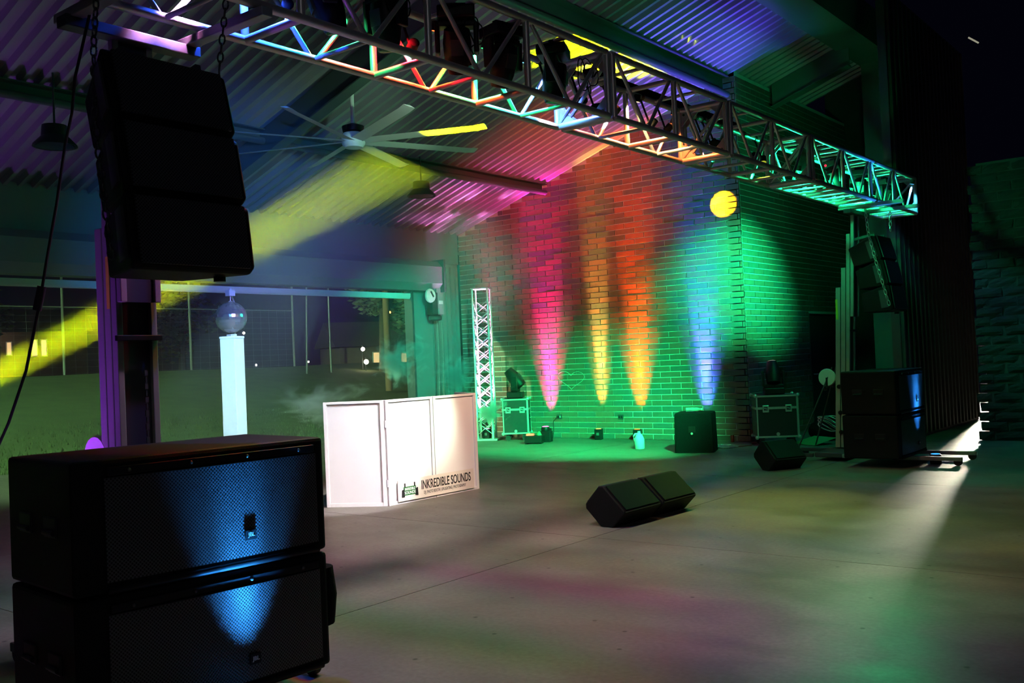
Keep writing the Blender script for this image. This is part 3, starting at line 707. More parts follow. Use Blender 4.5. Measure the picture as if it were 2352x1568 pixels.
MB().box((0, 0, 0.0125), (0.09, 0.09, 0.025)).build('base_plate', 'white_paint', bl, bevel=0.004)

# ------------------------------------------------------------------ truss totem
def totem(label, loc, H_, s, rotz):
    t = thing('truss_totem', label, 'truss', loc, rotz); h = s / 2
    MB().box((0, 0, 0.02), (0.5, 0.5, 0.03)).build('base_plate', 'alu', t, bevel=0.004)
    MB().box((0, 0, H_ - 0.012), (s + 0.06, s + 0.06, 0.024)).build('top_plate', 'alu', t, bevel=0.003)
    cs = [(-h, -h), (h, -h), (h, h), (-h, h)]
    for x, y in cs: tubeobj('chord', (x, y, 0.03), (x, y, H_ - 0.02), 0.022, t, 10)
    n = 11; z0, z1 = 0.12, H_ - 0.25; dz = (z1 - z0) / n
    for i in range(4):
        a, b = cs[i], cs[(i + 1) % 4]
        for k in range(n):
            zA, zB = z0 + k * dz, z0 + (k + 1) * dz
            thick = 0.011 if (k + i) % 2 else 0.007
            tubeobj('lattice_bar', (a[0], a[1], zA), (b[0], b[1], zB), thick, t, 6)
            tubeobj('lattice_bar', (b[0], b[1], zA), (a[0], a[1], zB), thick, t, 6)
    return t
totem('tall white-lit lattice truss totem standing against the brick wall', (-12.20, 14.55, 0), 2.98, 0.30, R(28))

# ------------------------------------------------------------------ flight cases and moving heads
def flight_case(label, loc, rotz, w_, d_, h_):
    t = thing('flight_case', label, 'case', loc, rotz, 'flight cases on casters')
    zc = 0.135; split = zc + h_ * 0.70
    lo = MB().bb((-w_ / 2, -d_ / 2, zc), (w_ / 2, d_ / 2, split)).build('body', 'case_black', t, bevel=0.003)
    li = MB().bb((-w_ / 2, -d_ / 2, split + 0.004), (w_ / 2, d_ / 2, zc + h_)).build('lid', 'case_black', t, bevel=0.003)
    e = 0.028; q = 0.006
    for z0, z1 in ((zc, zc + h_),):
        for sx in (-1, 1):
            for sy in (-1, 1):
                MB().bb((sx * w_ / 2 - (e if sx > 0 else -q), sy * d_ / 2 - (e if sy > 0 else -q), z0 - q), (sx * w_ / 2 + (q if sx > 0 else e), sy * d_ / 2 + (q if sy > 0 else -q) * 1, z1 + q)).build('edge_extrusion', 'case_edge', t)
    for z in (zc + e / 2 - q, split, zc + h_ - e / 2 + q):
        for sy in (-1, 1): MB().box((0, sy * (d_ / 2 + 0.001), z), (w_ + 2 * q, 2 * q, e if z != split else e * 1.3)).build('edge_extrusion', 'case_edge', t)
        for sx in (-1, 1): MB().box((sx * (w_ / 2 + 0.001), 0, z), (2 * q, d_ + 2 * q, e if z != split else e * 1.3)).build('edge_extrusion', 'case_edge', t)
    for sx in (-1, 1):
        for sy in (-1, 1):
            for z in (zc, zc + h_): MB().sphere((sx * w_ / 2, sy * d_ / 2, z), 0.032, 10, 6).build('ball_corner', 'case_edge', t, smooth=True)
            c = Vector((sx * (w_ / 2 - 0.09), sy * (d_ / 2 - 0.09), 0.05))
            cw = MB().cyl(c + Vector((0, -0.02, 0)), c + Vector((0, 0.02, 0)), 0.05, n=16).build('caster_wheel', 'rubber', t, smooth=True)
            MB().box(c + Vector((0, 0, 0.06)), (0.07, 0.06, 0.05)).build('caster_fork', 'steel_dark', cw)
    for sx in (-1, 1):
        for fy, rr in ((-1, 0), ):
            b = MB().box((sx * w_ * 0.27, fy * (d_ / 2 + 0.008), split - 0.01), (0.10, 0.014, 0.115)).build('butterfly_latch', 'case_edge', t, bevel=0.012)
            MB().box((sx * w_ * 0.27, fy * (d_ / 2 + 0.016), split - 0.005), (0.06, 0.006, 0.06)).build('latch_dish', 'steel_dark', b, bevel=0.008)
            MB().box((sx * w_ * 0.27, fy * (d_ / 2 + 0.02), split - 0.005), (0.05, 0.006, 0.014), Matrix.Rotation(0.3, 3, 'Y')).build('latch_key', 'case_edge', b)
    hd = MB().box((w_ / 2 + 0.008, 0, split - 0.16), (0.012, 0.16, 0.11)).build('handle_plate', 'black_plastic', t, bevel=0.006)
    MB().cyl((w_ / 2 + 0.02, -0.05, split - 0.17), (w_ / 2 + 0.02, 0.05, split - 0.17), 0.009).build('handle', 'case_edge', hd)
    MB().lathe([(0.001, 0), (0.028, 0.0), (0.028, 0.006), (0.001, 0.006)], (0, -d_ / 2 - 0.006, zc + 0.05), 16, Matrix.Rotation(PI / 2, 3, 'X')).build('badge', 'case_edge', t)
    return t
flight_case('black silver-edged flight case beside the truss totem', (-11.58, 14.72, 0), R(32), 0.50, 0.46, 0.66)
flight_case('black silver-edged flight case in front of the green-lit wall corner', (-6.42, 14.92, 0), R(32), 0.66, 0.50, 0.665)

def moving_head(label, loc, rotz, tilt, hang=False, scale=1.0, lens='lens_off', group=None, cat='stage light'):
    t = thing('moving_head', label, cat, loc, rotz, group)
    s = scale; sg = -1 if hang else 1
    MB().box((0, 0, sg * 0.05 * s), (0.27 * s, 0.30 * s, 0.10 * s)).build('base', 'black_plastic', t, bevel=0.015 * s)
    yo = MB().box((0, 0, sg * 0.125 * s), (0.12 * s, 0.30 * s, 0.05 * s)).build('yoke', 'black_plastic', t, bevel=0.01 * s)
    for sy in (-1, 1):
        MB().prism([(-0.06 * s, sy * 0.155 * s - 0.02 * s, sg * 0.12 * s), (0.06 * s, sy * 0.155 * s - 0.02 * s, sg * 0.12 * s), (0.05 * s, sy * 0.155 * s - 0.02 * s, sg * 0.36 * s), (-0.05 * s, sy * 0.155 * s - 0.02 * s, sg * 0.36 * s)], (0, 0.04 * s, 0)).build('yoke_arm', 'black_plastic', t, bevel=0.012 * s)
    hr = Matrix.Rotation(tilt, 3, 'Y'); c = Vector((0, 0, sg * 0.315 * s))
    hd = MB().lathe([(0.06 * s, -0.17 * s), (0.10 * s, -0.15 * s), (0.115 * s, -0.05 * s), (0.105 * s, 0.08 * s), (0.085 * s, 0.16 * s), (0.078 * s, 0.19 * s)], c, 18, hr).build('head', 'black_plastic', t, smooth=True)
    MB().lathe([(0.07 * s, 0.188 * s), (0.072 * s, 0.194 * s), (0.02 * s, 0.20 * s)], c, 16, hr).build('lens', lens, hd, smooth=True)
    MB().box(c + hr @ Vector((0.105 * s, 0, -0.03 * s)), (0.02 * s, 0.10 * s, 0.12 * s), hr).build('vent', 'steel_dark', hd)
    if hang:
        MB().box((0, 0, 0.02 * s), (0.05 * s, 0.16 * s, 0.05 * s)).cyl((0, 0, 0.0), (0, 0, 0.05 * s), 0.02 * s).build('clamp', 'black_plastic', t)
    return t
M['lens_yel'] = lens_mat('yellow_lens', (0.9, 1.0, 0.15), 4.0)
M['lens_wht'] = lens_mat('pale_lens', (0.9, 0.85, 0.6), 1.5)
moving_head('black moving head light on the flight case beside the totem', (-11.58, 14.72, 0.812), R(30), R(-38), scale=1.15, group='moving heads on flight cases')
moving_head('black moving head light on the flight case at the green corner', (-6.42, 14.92, 0.812), R(120), R(20), scale=1.05, lens='lens_wht', group='moving heads on flight cases')
light_at('violet_head_light', (-6.42, 14.92, 1.45), (-7.3, 13.7, 6.2), (0.13, 0.05, 1.0), 3600, 'SPOT', 42, 0.9, 0.05)
bsrc, btgt = Vector((-9.59, 1.86, 0.47)), Vector((-7.72, 12.25, 6.0))
moving_head('floor-standing moving head by the doorway throwing the yellow-green beam', (-9.59, 1.86, 0.0), math.atan2(btgt.y - bsrc.y, btgt.x - bsrc.x), R(62), scale=1.3, lens='lens_yel', group='moving heads on flight cases')
hy = ['at the truss end above the hung speakers', 'beside the blue glowing truss post', 'beside the red glowing truss post', 'between the red and green truss posts', 'beside the green glowing truss post', 'near the blue-lit truss joint']
for k, y in enumerate((2.95, 3.80, 4.28, 4.95, 5.45, 6.08)):
    moving_head('moving head hanging inside the truss ' + hy[k], (-4.27, y, 3.94), R(20 + 37 * k), R(150 + 12 * (k % 3)), hang=True, scale=0.85, group='moving heads hung in the truss')
gy = ['first of four', 'second of four', 'third of four', 'last of four']
for k, y in enumerate((11.40, 12.40, 13.35, 14.45)):
    moving_head('moving head in the green truss section, ' + gy[k] + ' from the grey section', (-4.36, y, 3.93), R(10 + 50 * k), R(155), hang=True, scale=0.8, group='moving heads hung in the truss')
for k, (y, z) in enumerate(((11.15, 3.82), (11.62, 3.74))):
    tag(MB().sphere((-4.2, y, z), 0.014, 8, 6).build('indicator_light', 'red_led'), 'tiny red indicator %s the grey truss joint' % ('just past' if k == 0 else 'further past'), 'indicator')
# loose cable loops in the truss
for k, (y, lab) in enumerate(((5.02, 'black cable loops hanging in the truss near the green post'), (6.45, 'tangled black cable loops hanging at the blue-lit truss joint'), (4.30, 'black safety cable loop under the light by the red truss post'))):
    pts = []
    for i in range(60):
        a = i / 59 * PI * 5; rr = 0.10 + 0.03 * math.sin(i * .7)
        pts.append((-4.22 + 0.05 * math.sin(a * .6), y + rr * math.cos(a) * 0.8, 3.78 + rr * math.sin(a) * 1.2))
    tag(MB().tube(pts, 0.005, 6).build('cable_loop', 'rubber', None, smooth=True), lab, 'cable')
# LED batten on the rear top chord
lb = MB().bb((-4.72, 7.15, 4.00), (-4.62, 10.2, 4.09)).build('light_batten', 'black_plastic', None, bevel=0.006)
tag(lb, 'long black light batten lying along the rear top chord of the truss', 'stage light')

# ------------------------------------------------------------------ LED cans: real lamps of the show
def led_par(name, label, loc, aim, color, power, size=40, blend=0.6, group=None, body=True, s=1.0, radius=0.04, glow=3.0, kind='SPOT'):
    loc = Vector(loc); aim = Vector(aim); d = (aim - loc).normalized(); m = frame_to(d)
    t = thing(name, label, 'stage light', loc, 0, group)
    MB().lathe([(0.05 * s, -0.16 * s), (0.072 * s, -0.15 * s), (0.075 * s, -0.02 * s), (0.078 * s, 0.0)], (0, 0, 0), 14, m).build('can', 'black_plastic', t, smooth=True)
    key = 'lens_%s' % name + ''.join('%02x' % int(c * 255) for c in color)
    if key not in M: M[key] = lens_mat(key, color, glow)
    MB().lathe([(0.066 * s, -0.006 * s), (0.066 * s, 0.004 * s), (0.01, 0.006 * s)], (0, 0, 0), 14, m).build('lens', key, t, smooth=True)
    light_at(name + '_light', d * 0.03, None, color, power, kind, size, blend, radius, t).rotation_euler = d.to_track_quat('-Z', 'Y').to_euler()
    return t
# floor uplights along the brick wall
def uplight(label, x, y, color, power, size=34, tilt=0.16, h=0.20, blend=0.75, rotz=0.3, throw=12.0, tx=0.0, wide=None):
    t = thing('floor_uplight', label, 'stage light', (x, y, 0), 0, 'battery uplights on the floor')
    r = Matrix.Rotation(rotz, 3, 'Z')
    MB().box((0, 0, h / 2), (0.135, 0.135, h), r).build('housing', 'black_plastic', t, bevel=0.012)
    key = 'uplens' + ''.join('%02x' % int(c * 255) for c in color)
    if key not in M: M[key] = lens_mat(key, color, 2.0)
    MB().lathe([(0.05, h), (0.05, h + 0.006), (0.01, h + 0.008)], (0, 0, 0), 14).build('lens', key, t)
    MB().box(r @ Vector((0, -0.069, h * 0.55)), (0.05, 0.004, 0.05), r).build('display', 'ink_soft', t)
    d = Vector((tx, tilt, 1)); d2 = Vector((tx, tilt * 0.55, 1))
    if wide is not None:
        light_at('uplight_spill', (0, 0, h + 0.02), None, color, power, 'SPOT', 46, 0.8, 0.035, t).rotation_euler = Vector((tx, wide, 1)).to_track_quat('-Z', 'Y').to_euler()
        power *= 0.75
    light_at('uplight_light', (0, 0, h + 0.02), None, color, power, 'SPOT', size, blend, 0.035, t).rotation_euler = d.to_track_quat('-Z', 'Y').to_euler()
    if throw: light_at('uplight_throw', (0, 0, h + 0.02), None, color, power * throw, 'SPOT', size * 0.52, 1.0, 0.03, t).rotation_euler = d2.to_track_quat('-Z', 'Y').to_euler()
    return t
uplight('small black uplight throwing pink light up the bricks', -11.12, 15.06, (1.0, 0.015, 0.40), 1100, 38, wide=-0.10)
uplight('small black uplight throwing yellow light up the bricks', -9.93, 15.06, (1.0, 0.62, 0.10), 620, 26)
uplight('small black uplight behind the plastic jug throwing orange light', -9.10, 15.06, (1.0, 0.12, 0.0), 1000, 34, wide=-0.12)
uplight('small black uplight behind the draped speaker throwing blue light', -7.78, 15.06, (0.06, 0.12, 1.0), 1100, 36, wide=-0.12)
uplight('uplight inside the totem base throwing magenta light', -12.20, 14.55, (1.0, 0.22, 0.75), 3600, 44, -0.05, 0.22, 0.8, throw=5.0)
uplight('small black uplight on the floor before the far speaker stack', -3.46, 12.96, (0.03, 0.30, 1.0), 240, 42, 0.0, 0.12, 0.8, throw=7.0, tx=-0.27)
uplight('small black uplight on the floor before the near speaker stack', -3.50, 2.62, (0.03, 0.32, 1.0), 210, 46, 0.02, 0.12, 0.8, throw=3.0, tx=-0.27)
uplight('uplight at the rear doorway jamb throwing purple light on the roof', -12.6, 2.2, (0.45, 0.08, 1.0), 380, 90, 0.2, 0.2, 0.9, throw=0)
uplight('uplight beside the near lift throwing purple light on its mast', -5.25, 2.0, (0.40, 0.06, 1.0), 170, 50, 0.6, 0.2, 0.9, throw=0)

# truss-warming cans and washes
TG = 'LED cans clamped in the truss'
can = lambda lab, y, col, p, x=-4.50, z=3.86, kd='SPOT': led_par('truss_can', lab, (x, y, z), (x - 0.10, y + 0.02, z - 0.40), col, p * 2.8, size=128, blend=0.3, group=TG, s=0.42, radius=0.03, kind=kd)
can('blue LED can at the truss post nearest the hung speakers', 3.40, (0.03, 0.10, 1.0), 75)
can('green LED can in the truss between blue and red posts', 4.08, (0.05, 1.0, 0.30), 14)
can('red LED can at the red glowing truss post', 4.52, (1.0, 0.008, 0.02), 75)
can('amber LED can in the truss past the red post', 4.99, (1.0, 0.12, 0.02), 34)
can('green LED can at the green glowing truss post', 5.53, (0.01, 1.0, 0.20), 75)
can('cyan LED can in the truss before the blue joint', 6.03, (0.15, 0.55, 1.0), 34)
can('blue LED can at the gusseted truss joint', 6.42, (0.10, 0.20, 1.0), 24)
can('orange LED can in the short orange-lit section', 7.25, (1.0, 0.16, 0.03), 20)
can('warm white LED can in the orange-lit section', 7.70, (1.0, 0.70, 0.30), 34)
can('amber LED can at the far end of the orange-lit section', 8.40, (1.0, 0.20, 0.04), 22)
for k, y in enumerate((11.25, 12.2, 13.1, 14.0)):
    can('green LED can in the green truss section, ' + gy[k] + ' from the grey section', y, (0.01, 1.0, 0.30), 17, x=-4.40, z=3.66, kd='POINT')
can('blue LED can at the outermost truss end', 14.75, (0.10, 0.45, 1.0), 16, x=-4.07, z=3.86)

def wash(lab, y, tgt, col, p, size, blend=0.5, top=False, radius=0.05):
    z = TZ1 + 0.13 if top else TZ0 + 0.22
    x = TX0 if top else TX0 + 0.09
    t = led_par('wash_light', lab, (x, y, z), tgt, col, p, size, blend, 'wash lights clamped to the truss', s=0.5, radius=radius, glow=0.5)
    zc = TZ1 - z
    MB().cyl((TX0 - x, -0.02, zc), (TX0 - x, 0.02, zc), 0.034, n=12).cyl((TX0 - x, 0, zc * 0.9), (0, 0, 0.0), 0.010, n=8).build('clamp', 'black_plastic', t)
    return t
wash('wash light over the pair of floor monitors aimed at the facade', 7.30, (-8.05, 7.32, 0.62), (0.92, 0.90, 1.0), 3000, 22, 0.4)
wash('pale wash light under the orange-lit truss aimed at the facade', 7.95, (-7.73, 7.90, 0.72), (1.0, 0.96, 0.70), 520, 24, 0.5)
wash('mint wash light aimed at the facade seam', 8.25, (-7.72, 8.20, 0.85), (0.42, 1.0, 0.75), 900, 13, 0.6)
wash('salmon wash light aimed at the far facade panel', 9.20, (-7.70, 8.70, 0.85), (1.0, 0.40, 0.28), 560, 24, 0.5)
wash('cyan wash light aimed at the mirror ball pedestal', 4.75, (-10.2, 7.3, 1.35), (0.45, 0.90, 1.0), 5500, 15, 0.5)
wash('green wash light aimed at the wall corner', 12.60, (-7.1, 15.3, 2.75), (0.01, 1.0, 0.30), 6800, 36, 1.0)
wash('green wash light aimed at the lower brick wall', 10.20, (-9.7, 14.4, 0.0), (0.01, 1.0, 0.26), 10500, 40, 1.0)
wash('green wash light aimed at the floor by the totem', 9.30, (-10.3, 13.4, 0.0), (0.01, 1.0, 0.28), 7500, 26, 0.9)
wash('red wash light aimed at the upper brick wall', 9.60, (-11.2, 15.2, 4.2), (1.0, 0.05, 0.07), 3000, 40, 0.9, True)
wash('blue wash light aimed at the door header', 3.70, (-13.3, 9.8, 3.1), (0.04, 0.22, 1.0), 3000, 36, 0.9)
wash('violet wash light aimed at the open doorway', 5.30, (-14.5, 10.6, 1.3), (0.35, 0.12, 1.0), 2200, 22, 0.9)
wash('teal wash light aimed at the far door jamb', 6.80, (-13.2, 13.7, 1.6), (0.02, 0.9, 0.50), 9500, 22, 0.9)
wash('lime wash light aimed at the bare floor', 10.50, (-3.9, 9.0, 0.0), (0.75, 0.85, 0.05), 260, 46, 0.9)
wash('warm wash light aimed at the floor before the facade', 6.35, (-6.5, 6.9, 0.0), (1.0, 0.62, 0.60), 560, 58, 0.9)
wash('magenta wash light aimed at the floor behind the near lift', 3.10, (-6.6, 2.0, 0.0), (0.75, 0.28, 0.70), 420, 60, 0.9)
wash('pink wash light aimed up at the roof over the fan', 5.90, (-9.0, 10.8, 5.6), (0.85, 0.50, 1.0), 120, 44, 0.9, True)
wash('pale green wash light aimed at the ceiling fan', 7.00, (-9.6, 8.9, 4.5), (0.50, 1.0, 0.65), 420, 30, 0.7)
wash('narrow yellow spotlight aimed high on the brick corner', 9.05, (-7.30, 15.25, 4.05), (1.0, 0.70, 0.0), 20000, 3.9, 0.12, radius=0.012)
light_at('beam_light', bsrc + (btgt - bsrc).normalized() * 0.30, btgt, (0.82, 1.0, 0.0), 185000, 'SPOT', 6.4, 0.6, 0.05)

# ------------------------------------------------------------------ ceiling fan and lamps
fn = thing('ceiling_fan', 'large pale ceiling fan with eight long blades', 'fan', (-9.60, 8.92, 4.57))
zr = roof_z(-9.6) - 4.57
MB().cyl((0, 0, 0.10), (0, 0, zr), 0.028, n=12).build('down_rod', 'white_paint', fn, smooth=True)
MB().lathe([(0.03, 0.10), (0.14, 0.13), (0.15, 0.20), (0.05, 0.24)], n=24).build('motor_housing', 'black_plastic', fn, smooth=True)
MB().lathe([(0.02, -0.09), (0.12, -0.085), (0.155, -0.04), (0.16, 0.06), (0.13, 0.11), (0.03, 0.12)], n=28).build('hub', 'white_paint', fn, smooth=True)
MB().lathe([(0.03, 0), (0.07, 0.02), (0.07, 0.06), (0.03, 0.08)], (0, 0, zr - 0.08), 16).build('canopy', 'steel_dark', fn, smooth=True)
bm_ = MB(); wch = 0.085; tw = R(-14)
secs = []
for i in range(13):
    r = 0.12 + (1.86 - 0.12) * i / 12; c_ = wch * (1 - 0.12 * i / 12); dz = 0.012 * (max(0, i - 11)) ** 2
    secs.append([(r, c_ * math.cos(tw), c_ * math.sin(tw) + dz), (r, 0.01, 0.012 + dz), (r, -c_ * math.cos(tw), -c_ * math.sin(tw) + dz), (r, 0, -0.006 + dz)])
for s_ in secs: bm_.v += s_
for i in range(12):
    for j in range(4): bm_.f.append((i * 4 + j, i * 4 + (j + 1) % 4, i * 4 + 4 + (j + 1) % 4, i * 4 + 4 + j)); bm_.mi.append(0)
bm_.f += [(0, 1, 2, 3), (51, 50, 49, 48)]; bm_.mi += [0, 0]
blade = bm_.mesh('blade', 'white_paint', True)
for k in range(8):
    o = obj('blade', blade, fn); o.rotation_euler = (0, 0, R(23 + 45 * k))

def bay_lamp(label, x, y, z):
    t = thing('pendant_lamp', label, 'lamp', (x, y, z), 0, 'unlit high-bay lamps'); zr = roof_z(x) - z
    MB().cyl((0, 0, 0.18), (0, 0, zr), 0.012, n=8).build('stem', 'steel_dark', t)
    MB().lathe([(0.04, 0.20), (0.135, 0.19), (0.145, 0.08), (0.145, 0.07), (0.10, 0.06)], n=20).build('driver_housing', 'black_plastic', t, smooth=True)
    MB().lathe([(0.14, 0.07), (0.235, -0.03), (0.24, -0.05), (0.225, -0.05), (0.13, 0.06)], n=24).build('shade', 'black_plastic', t, smooth=True)
    MB().lathe([(0.20, -0.045), (0.20, -0.035), (0.02, -0.03)], n=20).build('diffuser', 'lens_off', t)
bay_lamp('unlit black high-bay lamp hanging near the brick wall', -10.97, 11.66, 4.36)
bay_lamp('unlit black high-bay lamp hanging beyond the near hung speakers', -10.78, 5.44, 4.24)

# ------------------------------------------------------------------ small things by the wall
fg = thing('fog_machine', 'low black fog machine with a reddish glow on top, on the floor', 'fog machine', (-10.72, 14.12, 0), R(25))
MB().bb((-0.16, -0.14, 0.02), (0.16, 0.14, 0.15)).build('housing', 'black_plastic', fg, bevel=0.012)
M['fog_glow'] = lens_mat('fog_glow', (1.0, 0.25, 0.12), 1.2)
MB().bb((-0.14, -0.06, 0.15), (0.0, 0.04, 0.185)).build('tank', 'fog_glow', fg, bevel=0.008)
MB().lathe([(0.05, 0.15), (0.03, 0.20), (0.012, 0.22)], (0.09, 0.02, 0), 12).build('nozzle_cap', 'green_mat', fg, smooth=True)
for sx in (-1, 1):
    MB().bb((sx * 0.13 - 0.02, -0.1, 0), (sx * 0.13 + 0.02, 0.1, 0.02)).build('foot', 'rubber', fg)
u2 = thing('floor_par', 'stubby black LED can with a magenta lens behind the fog machine', 'stage light', (-10.72, 14.48, 0), R(20))
MB().bb((-0.11, -0.09, 0), (0.11, 0.09, 0.20)).build('housing', 'black_plastic', u2, bevel=0.012)
MB().lathe([(0.075, 0.20), (0.085, 0.24), (0.07, 0.28)], n=16).build('hood', 'black_plastic', u2, smooth=True)
M['mag_lens'] = lens_mat('magenta_lens', (1.0, 0.12, 0.75), 2.5)
MB().lathe([(0.066, 0.281), (0.05, 0.292), (0.01, 0.294)], n=16).build('lens', 'mag_lens', u2)

def outlet(label, x, z, plug):
    t = thing('wall_outlet', label, 'outlet', (x, YA - 0.012, z), 0, 'outlets on the brick wall')
    MB().bb((-0.055, -0.02, -0.045), (0.055, 0.0, 0.045)).build('cover_plate', 'steel_dark', t, bevel=0.004)
    for dx in (-0.025, 0.025): MB().bb((dx - 0.014, -0.024, -0.02), (dx + 0.014, -0.02, 0.02)).build('socket', 'white_paint' if plug else 'black_plastic', t)
    if plug: MB().bb((-0.035, -0.06, -0.025), (0.0, -0.024, 0.02)).build('plug', 'rubber', t)
outlet('wall outlet with a plug and cord in it', -10.93, 0.41, True)
outlet('plain dark wall outlet below the orange light', -9.54, 0.41, False)
oc = [(-10.95, 15.17, 0.40), (-11.0, 15.12, 0.33), (-11.0, 15.12, 0.15), (-10.98, 15.05, 0.02), (-10.85, 14.8, 0.008), (-10.72, 14.57, 0.03)]
tag(MB().tube(oc, 0.008, 6).build('outlet_cord', 'rubber', None, smooth=True), 'black cord drooping from the wall outlet to the floor', 'cord')

hp_ = []
for i in range(33):
    a = 2 * PI * i / 32; hx = 16 * math.sin(a) ** 3; hz = 13 * math.cos(a) - 5 * math.cos(2 * a) - 2 * math.cos(3 * a) - math.cos(4 * a)
    hp_.append((-10.62 + hx * 0.0198 + 0.010 * math.sin(3 * a), YA - 0.0145, 1.135 + hz * 0.0118 - hx * 0.0008))
tag(MB().tube(hp_[:-1], 0.0045, 5, True).build('chalk_heart', 'chalk'), 'heart outline chalked on the bricks between pink and yellow light', 'drawing')

bx_ = thing('draped_speaker', 'square speaker in a black cloth cover with a small front window', 'speaker', (-7.17, 13.62, 0), R(20))
mb = MB(); n = 24
def dr_ring(z, g, wob):
    out = []
    for i in range(n * 4):
        s = i / (n * 4) * 4; sd = int(s); f = s - sd
        c = [(-1, -1), (1, -1), (1, 1), (-1, 1)]; a, b = c[sd], c[(sd + 1) % 4]
        x, y = a[0] + (b[0] - a[0]) * f, a[1] + (b[1] - a[1]) * f
        q = 1 + wob * math.sin(i * 1.9) * (0.6 + 0.4 * math.sin(i * .37)); r = 1 - 0.06 * (abs(x) * abs(y)) ** 6
        out.append((x * g * q * r, y * g * q * r, z))
    return out
rings = [dr_ring(0.004, 0.305, 0.014), dr_ring(0.12, 0.303, 0.010), dr_ring(0.35, 0.299, 0.006), dr_ring(0.58, 0.294, 0.002), dr_ring(0.605, 0.285, 0), dr_ring(0.612, 0.26, 0), dr_ring(0.612, 0.02, 0)]
for r in rings: mb.v += r
k_ = n * 4
for j in range(len(rings) - 1):
    for i in range(k_): mb.f.append((j * k_ + i, j * k_ + (i + 1) % k_, (j + 1) * k_ + (i + 1) % k_, (j + 1) * k_ + i)); mb.mi.append(0)
mb.build('cloth_cover', 'black_cloth', bx_, smooth=True)
MB().box((-0.02, -0.303, 0.36), (0.10, 0.012, 0.09)).build('front_window', 'black_plastic', bx_)
MB().lathe([(0.001, 0), (0.018, 0.003), (0.018, 0.012)], (-0.02, -0.309, 0.30), 10, Matrix.Rotation(PI / 2, 3, 'X')).build('badge', 'alu', bx_)
pb = thing('plastic_bottle', 'crumpled clear plastic bottle lying on the draped speaker', 'bottle', (-7.20, 13.60, 0.612), R(30))
MB().lathe([(0.02, -0.11), (0.036, -0.10), (0.034, -0.03), (0.038, 0.0), (0.034, 0.03), (0.037, 0.07), (0.014, 0.12), (0.013, 0.135)], (0, 0, 0.038), 14, Matrix.Rotation(PI / 2, 3, 'Y')).build('bottle_body', 'clear', pb, smooth=True)
MB().lathe([(0.015, 0.13), (0.015, 0.15), (0.005, 0.152)], (0, 0, 0.038), 10, Matrix.Rotation(PI / 2, 3, 'Y')).build('cap', 'white_paint', pb)

jg = thing('plastic_jug', 'translucent white plastic jug with a handle standing on the floor', 'jug', (-8.27, 13.74, 0), R(25))
MB().lathe([(0.075, 0.0), (0.082, 0.012), (0.082, 0.155), (0.078, 0.17), (0.055, 0.225), (0.026, 0.255), (0.024, 0.268)], n=20).build('jug_body', 'jug', jg, smooth=True)
MB().tube([(-0.02, -0.01, 0.25), (-0.066, -0.02, 0.245), (-0.088, -0.025, 0.21), (-0.086, -0.025, 0.16), (-0.075, -0.02, 0.13)], 0.013, 8).build('handle', 'jug', jg, smooth=True)
MB().cyl((0, 0, 0.266), (0, 0, 0.288), 0.025, n=14).build('cap', 'jug', jg)

rc = random.Random(5); pts = []
for i in range(150):
    a = i * 0.37; r = 0.10 + 0.15 * rc.random()
    pts.append((-7.06 + r * math.cos(a) * 1.2, 14.22 + r * math.sin(a), 0.012 + 0.05 * rc.random() * (1 - r / 0.3)))
tag(MB().tube(pts, 0.007, 5).build('cable_heap', 'chain_bright', None, smooth=True), 'tangled heap of pale cables on the floor beside the draped speaker', 'cable')
cpts = [(-6.85, 14.30, 0.008), (-6.7, 14.6, 0.008), (-6.85, 14.95, 0.008), (-6.6, 15.1, 0.008), (-6.3, 15.35, 0.008)]
tag(MB().tube(cpts, 0.006, 6).build('floor_cable', 'red_can', None, smooth=True), 'thin red cable running under the silver-edged flight case', 'cable')
cn = thing('drink_can', 'small red drink can against the foot of the brick wall', 'can', (-7.28, 15.12, 0))
MB().lathe([(0.026, 0), (0.033, 0.008), (0.033, 0.11), (0.027, 0.12), (0.026, 0.12)], n=16).build('can_body', 'red_can', cn, smooth=True)
MB().lathe([(0.026, 0.1205), (0.024, 0.118), (0.004, 0.118)], n=16).build('can_top', 'alu', cn)

# gear bag, green board and cable by the far lift
gb = MB()
for k in range(7):
    gb.sphere((-5.95 + 0.10 * k * 0.5, 15.55 + 0.07 * k, 0.17 + 0.03 * math.sin(k * 2.1)), 0.17, 12, 8, sc=(1.0, 0.9, 0.9 + 0.15 * math.sin(k)))
tag(gb.build('gear_bag', 'black_cloth', None, smooth=True), 'slumped black gear bag on the floor behind the far lift', 'bag')
tag(MB().prism([(-6.2, 15.05, 0.008), (-5.72, 14.75, 0.008), (-5.5, 15.1, 0.10), (-5.95, 15.35, 0.10)], (0.0, 0.004, 0.006)).build('green_board', 'green_mat'), 'flat green board propped on the floor by the gear bag', 'board')
wr = []
for i in range(80):
    a = i * 0.33; wr.append((-5.15 + 0.16 * math.cos(a) + 0.02 * math.sin(i), 13.95 + 0.16 * math.sin(a), 0.42 + 0.10 * math.sin(a * .9)))
tag(MB().tube(wr, 0.009, 6).build('cable_coil', 'chain_bright', None, smooth=True), 'pale coiled cable hung on the far lift', 'cable')

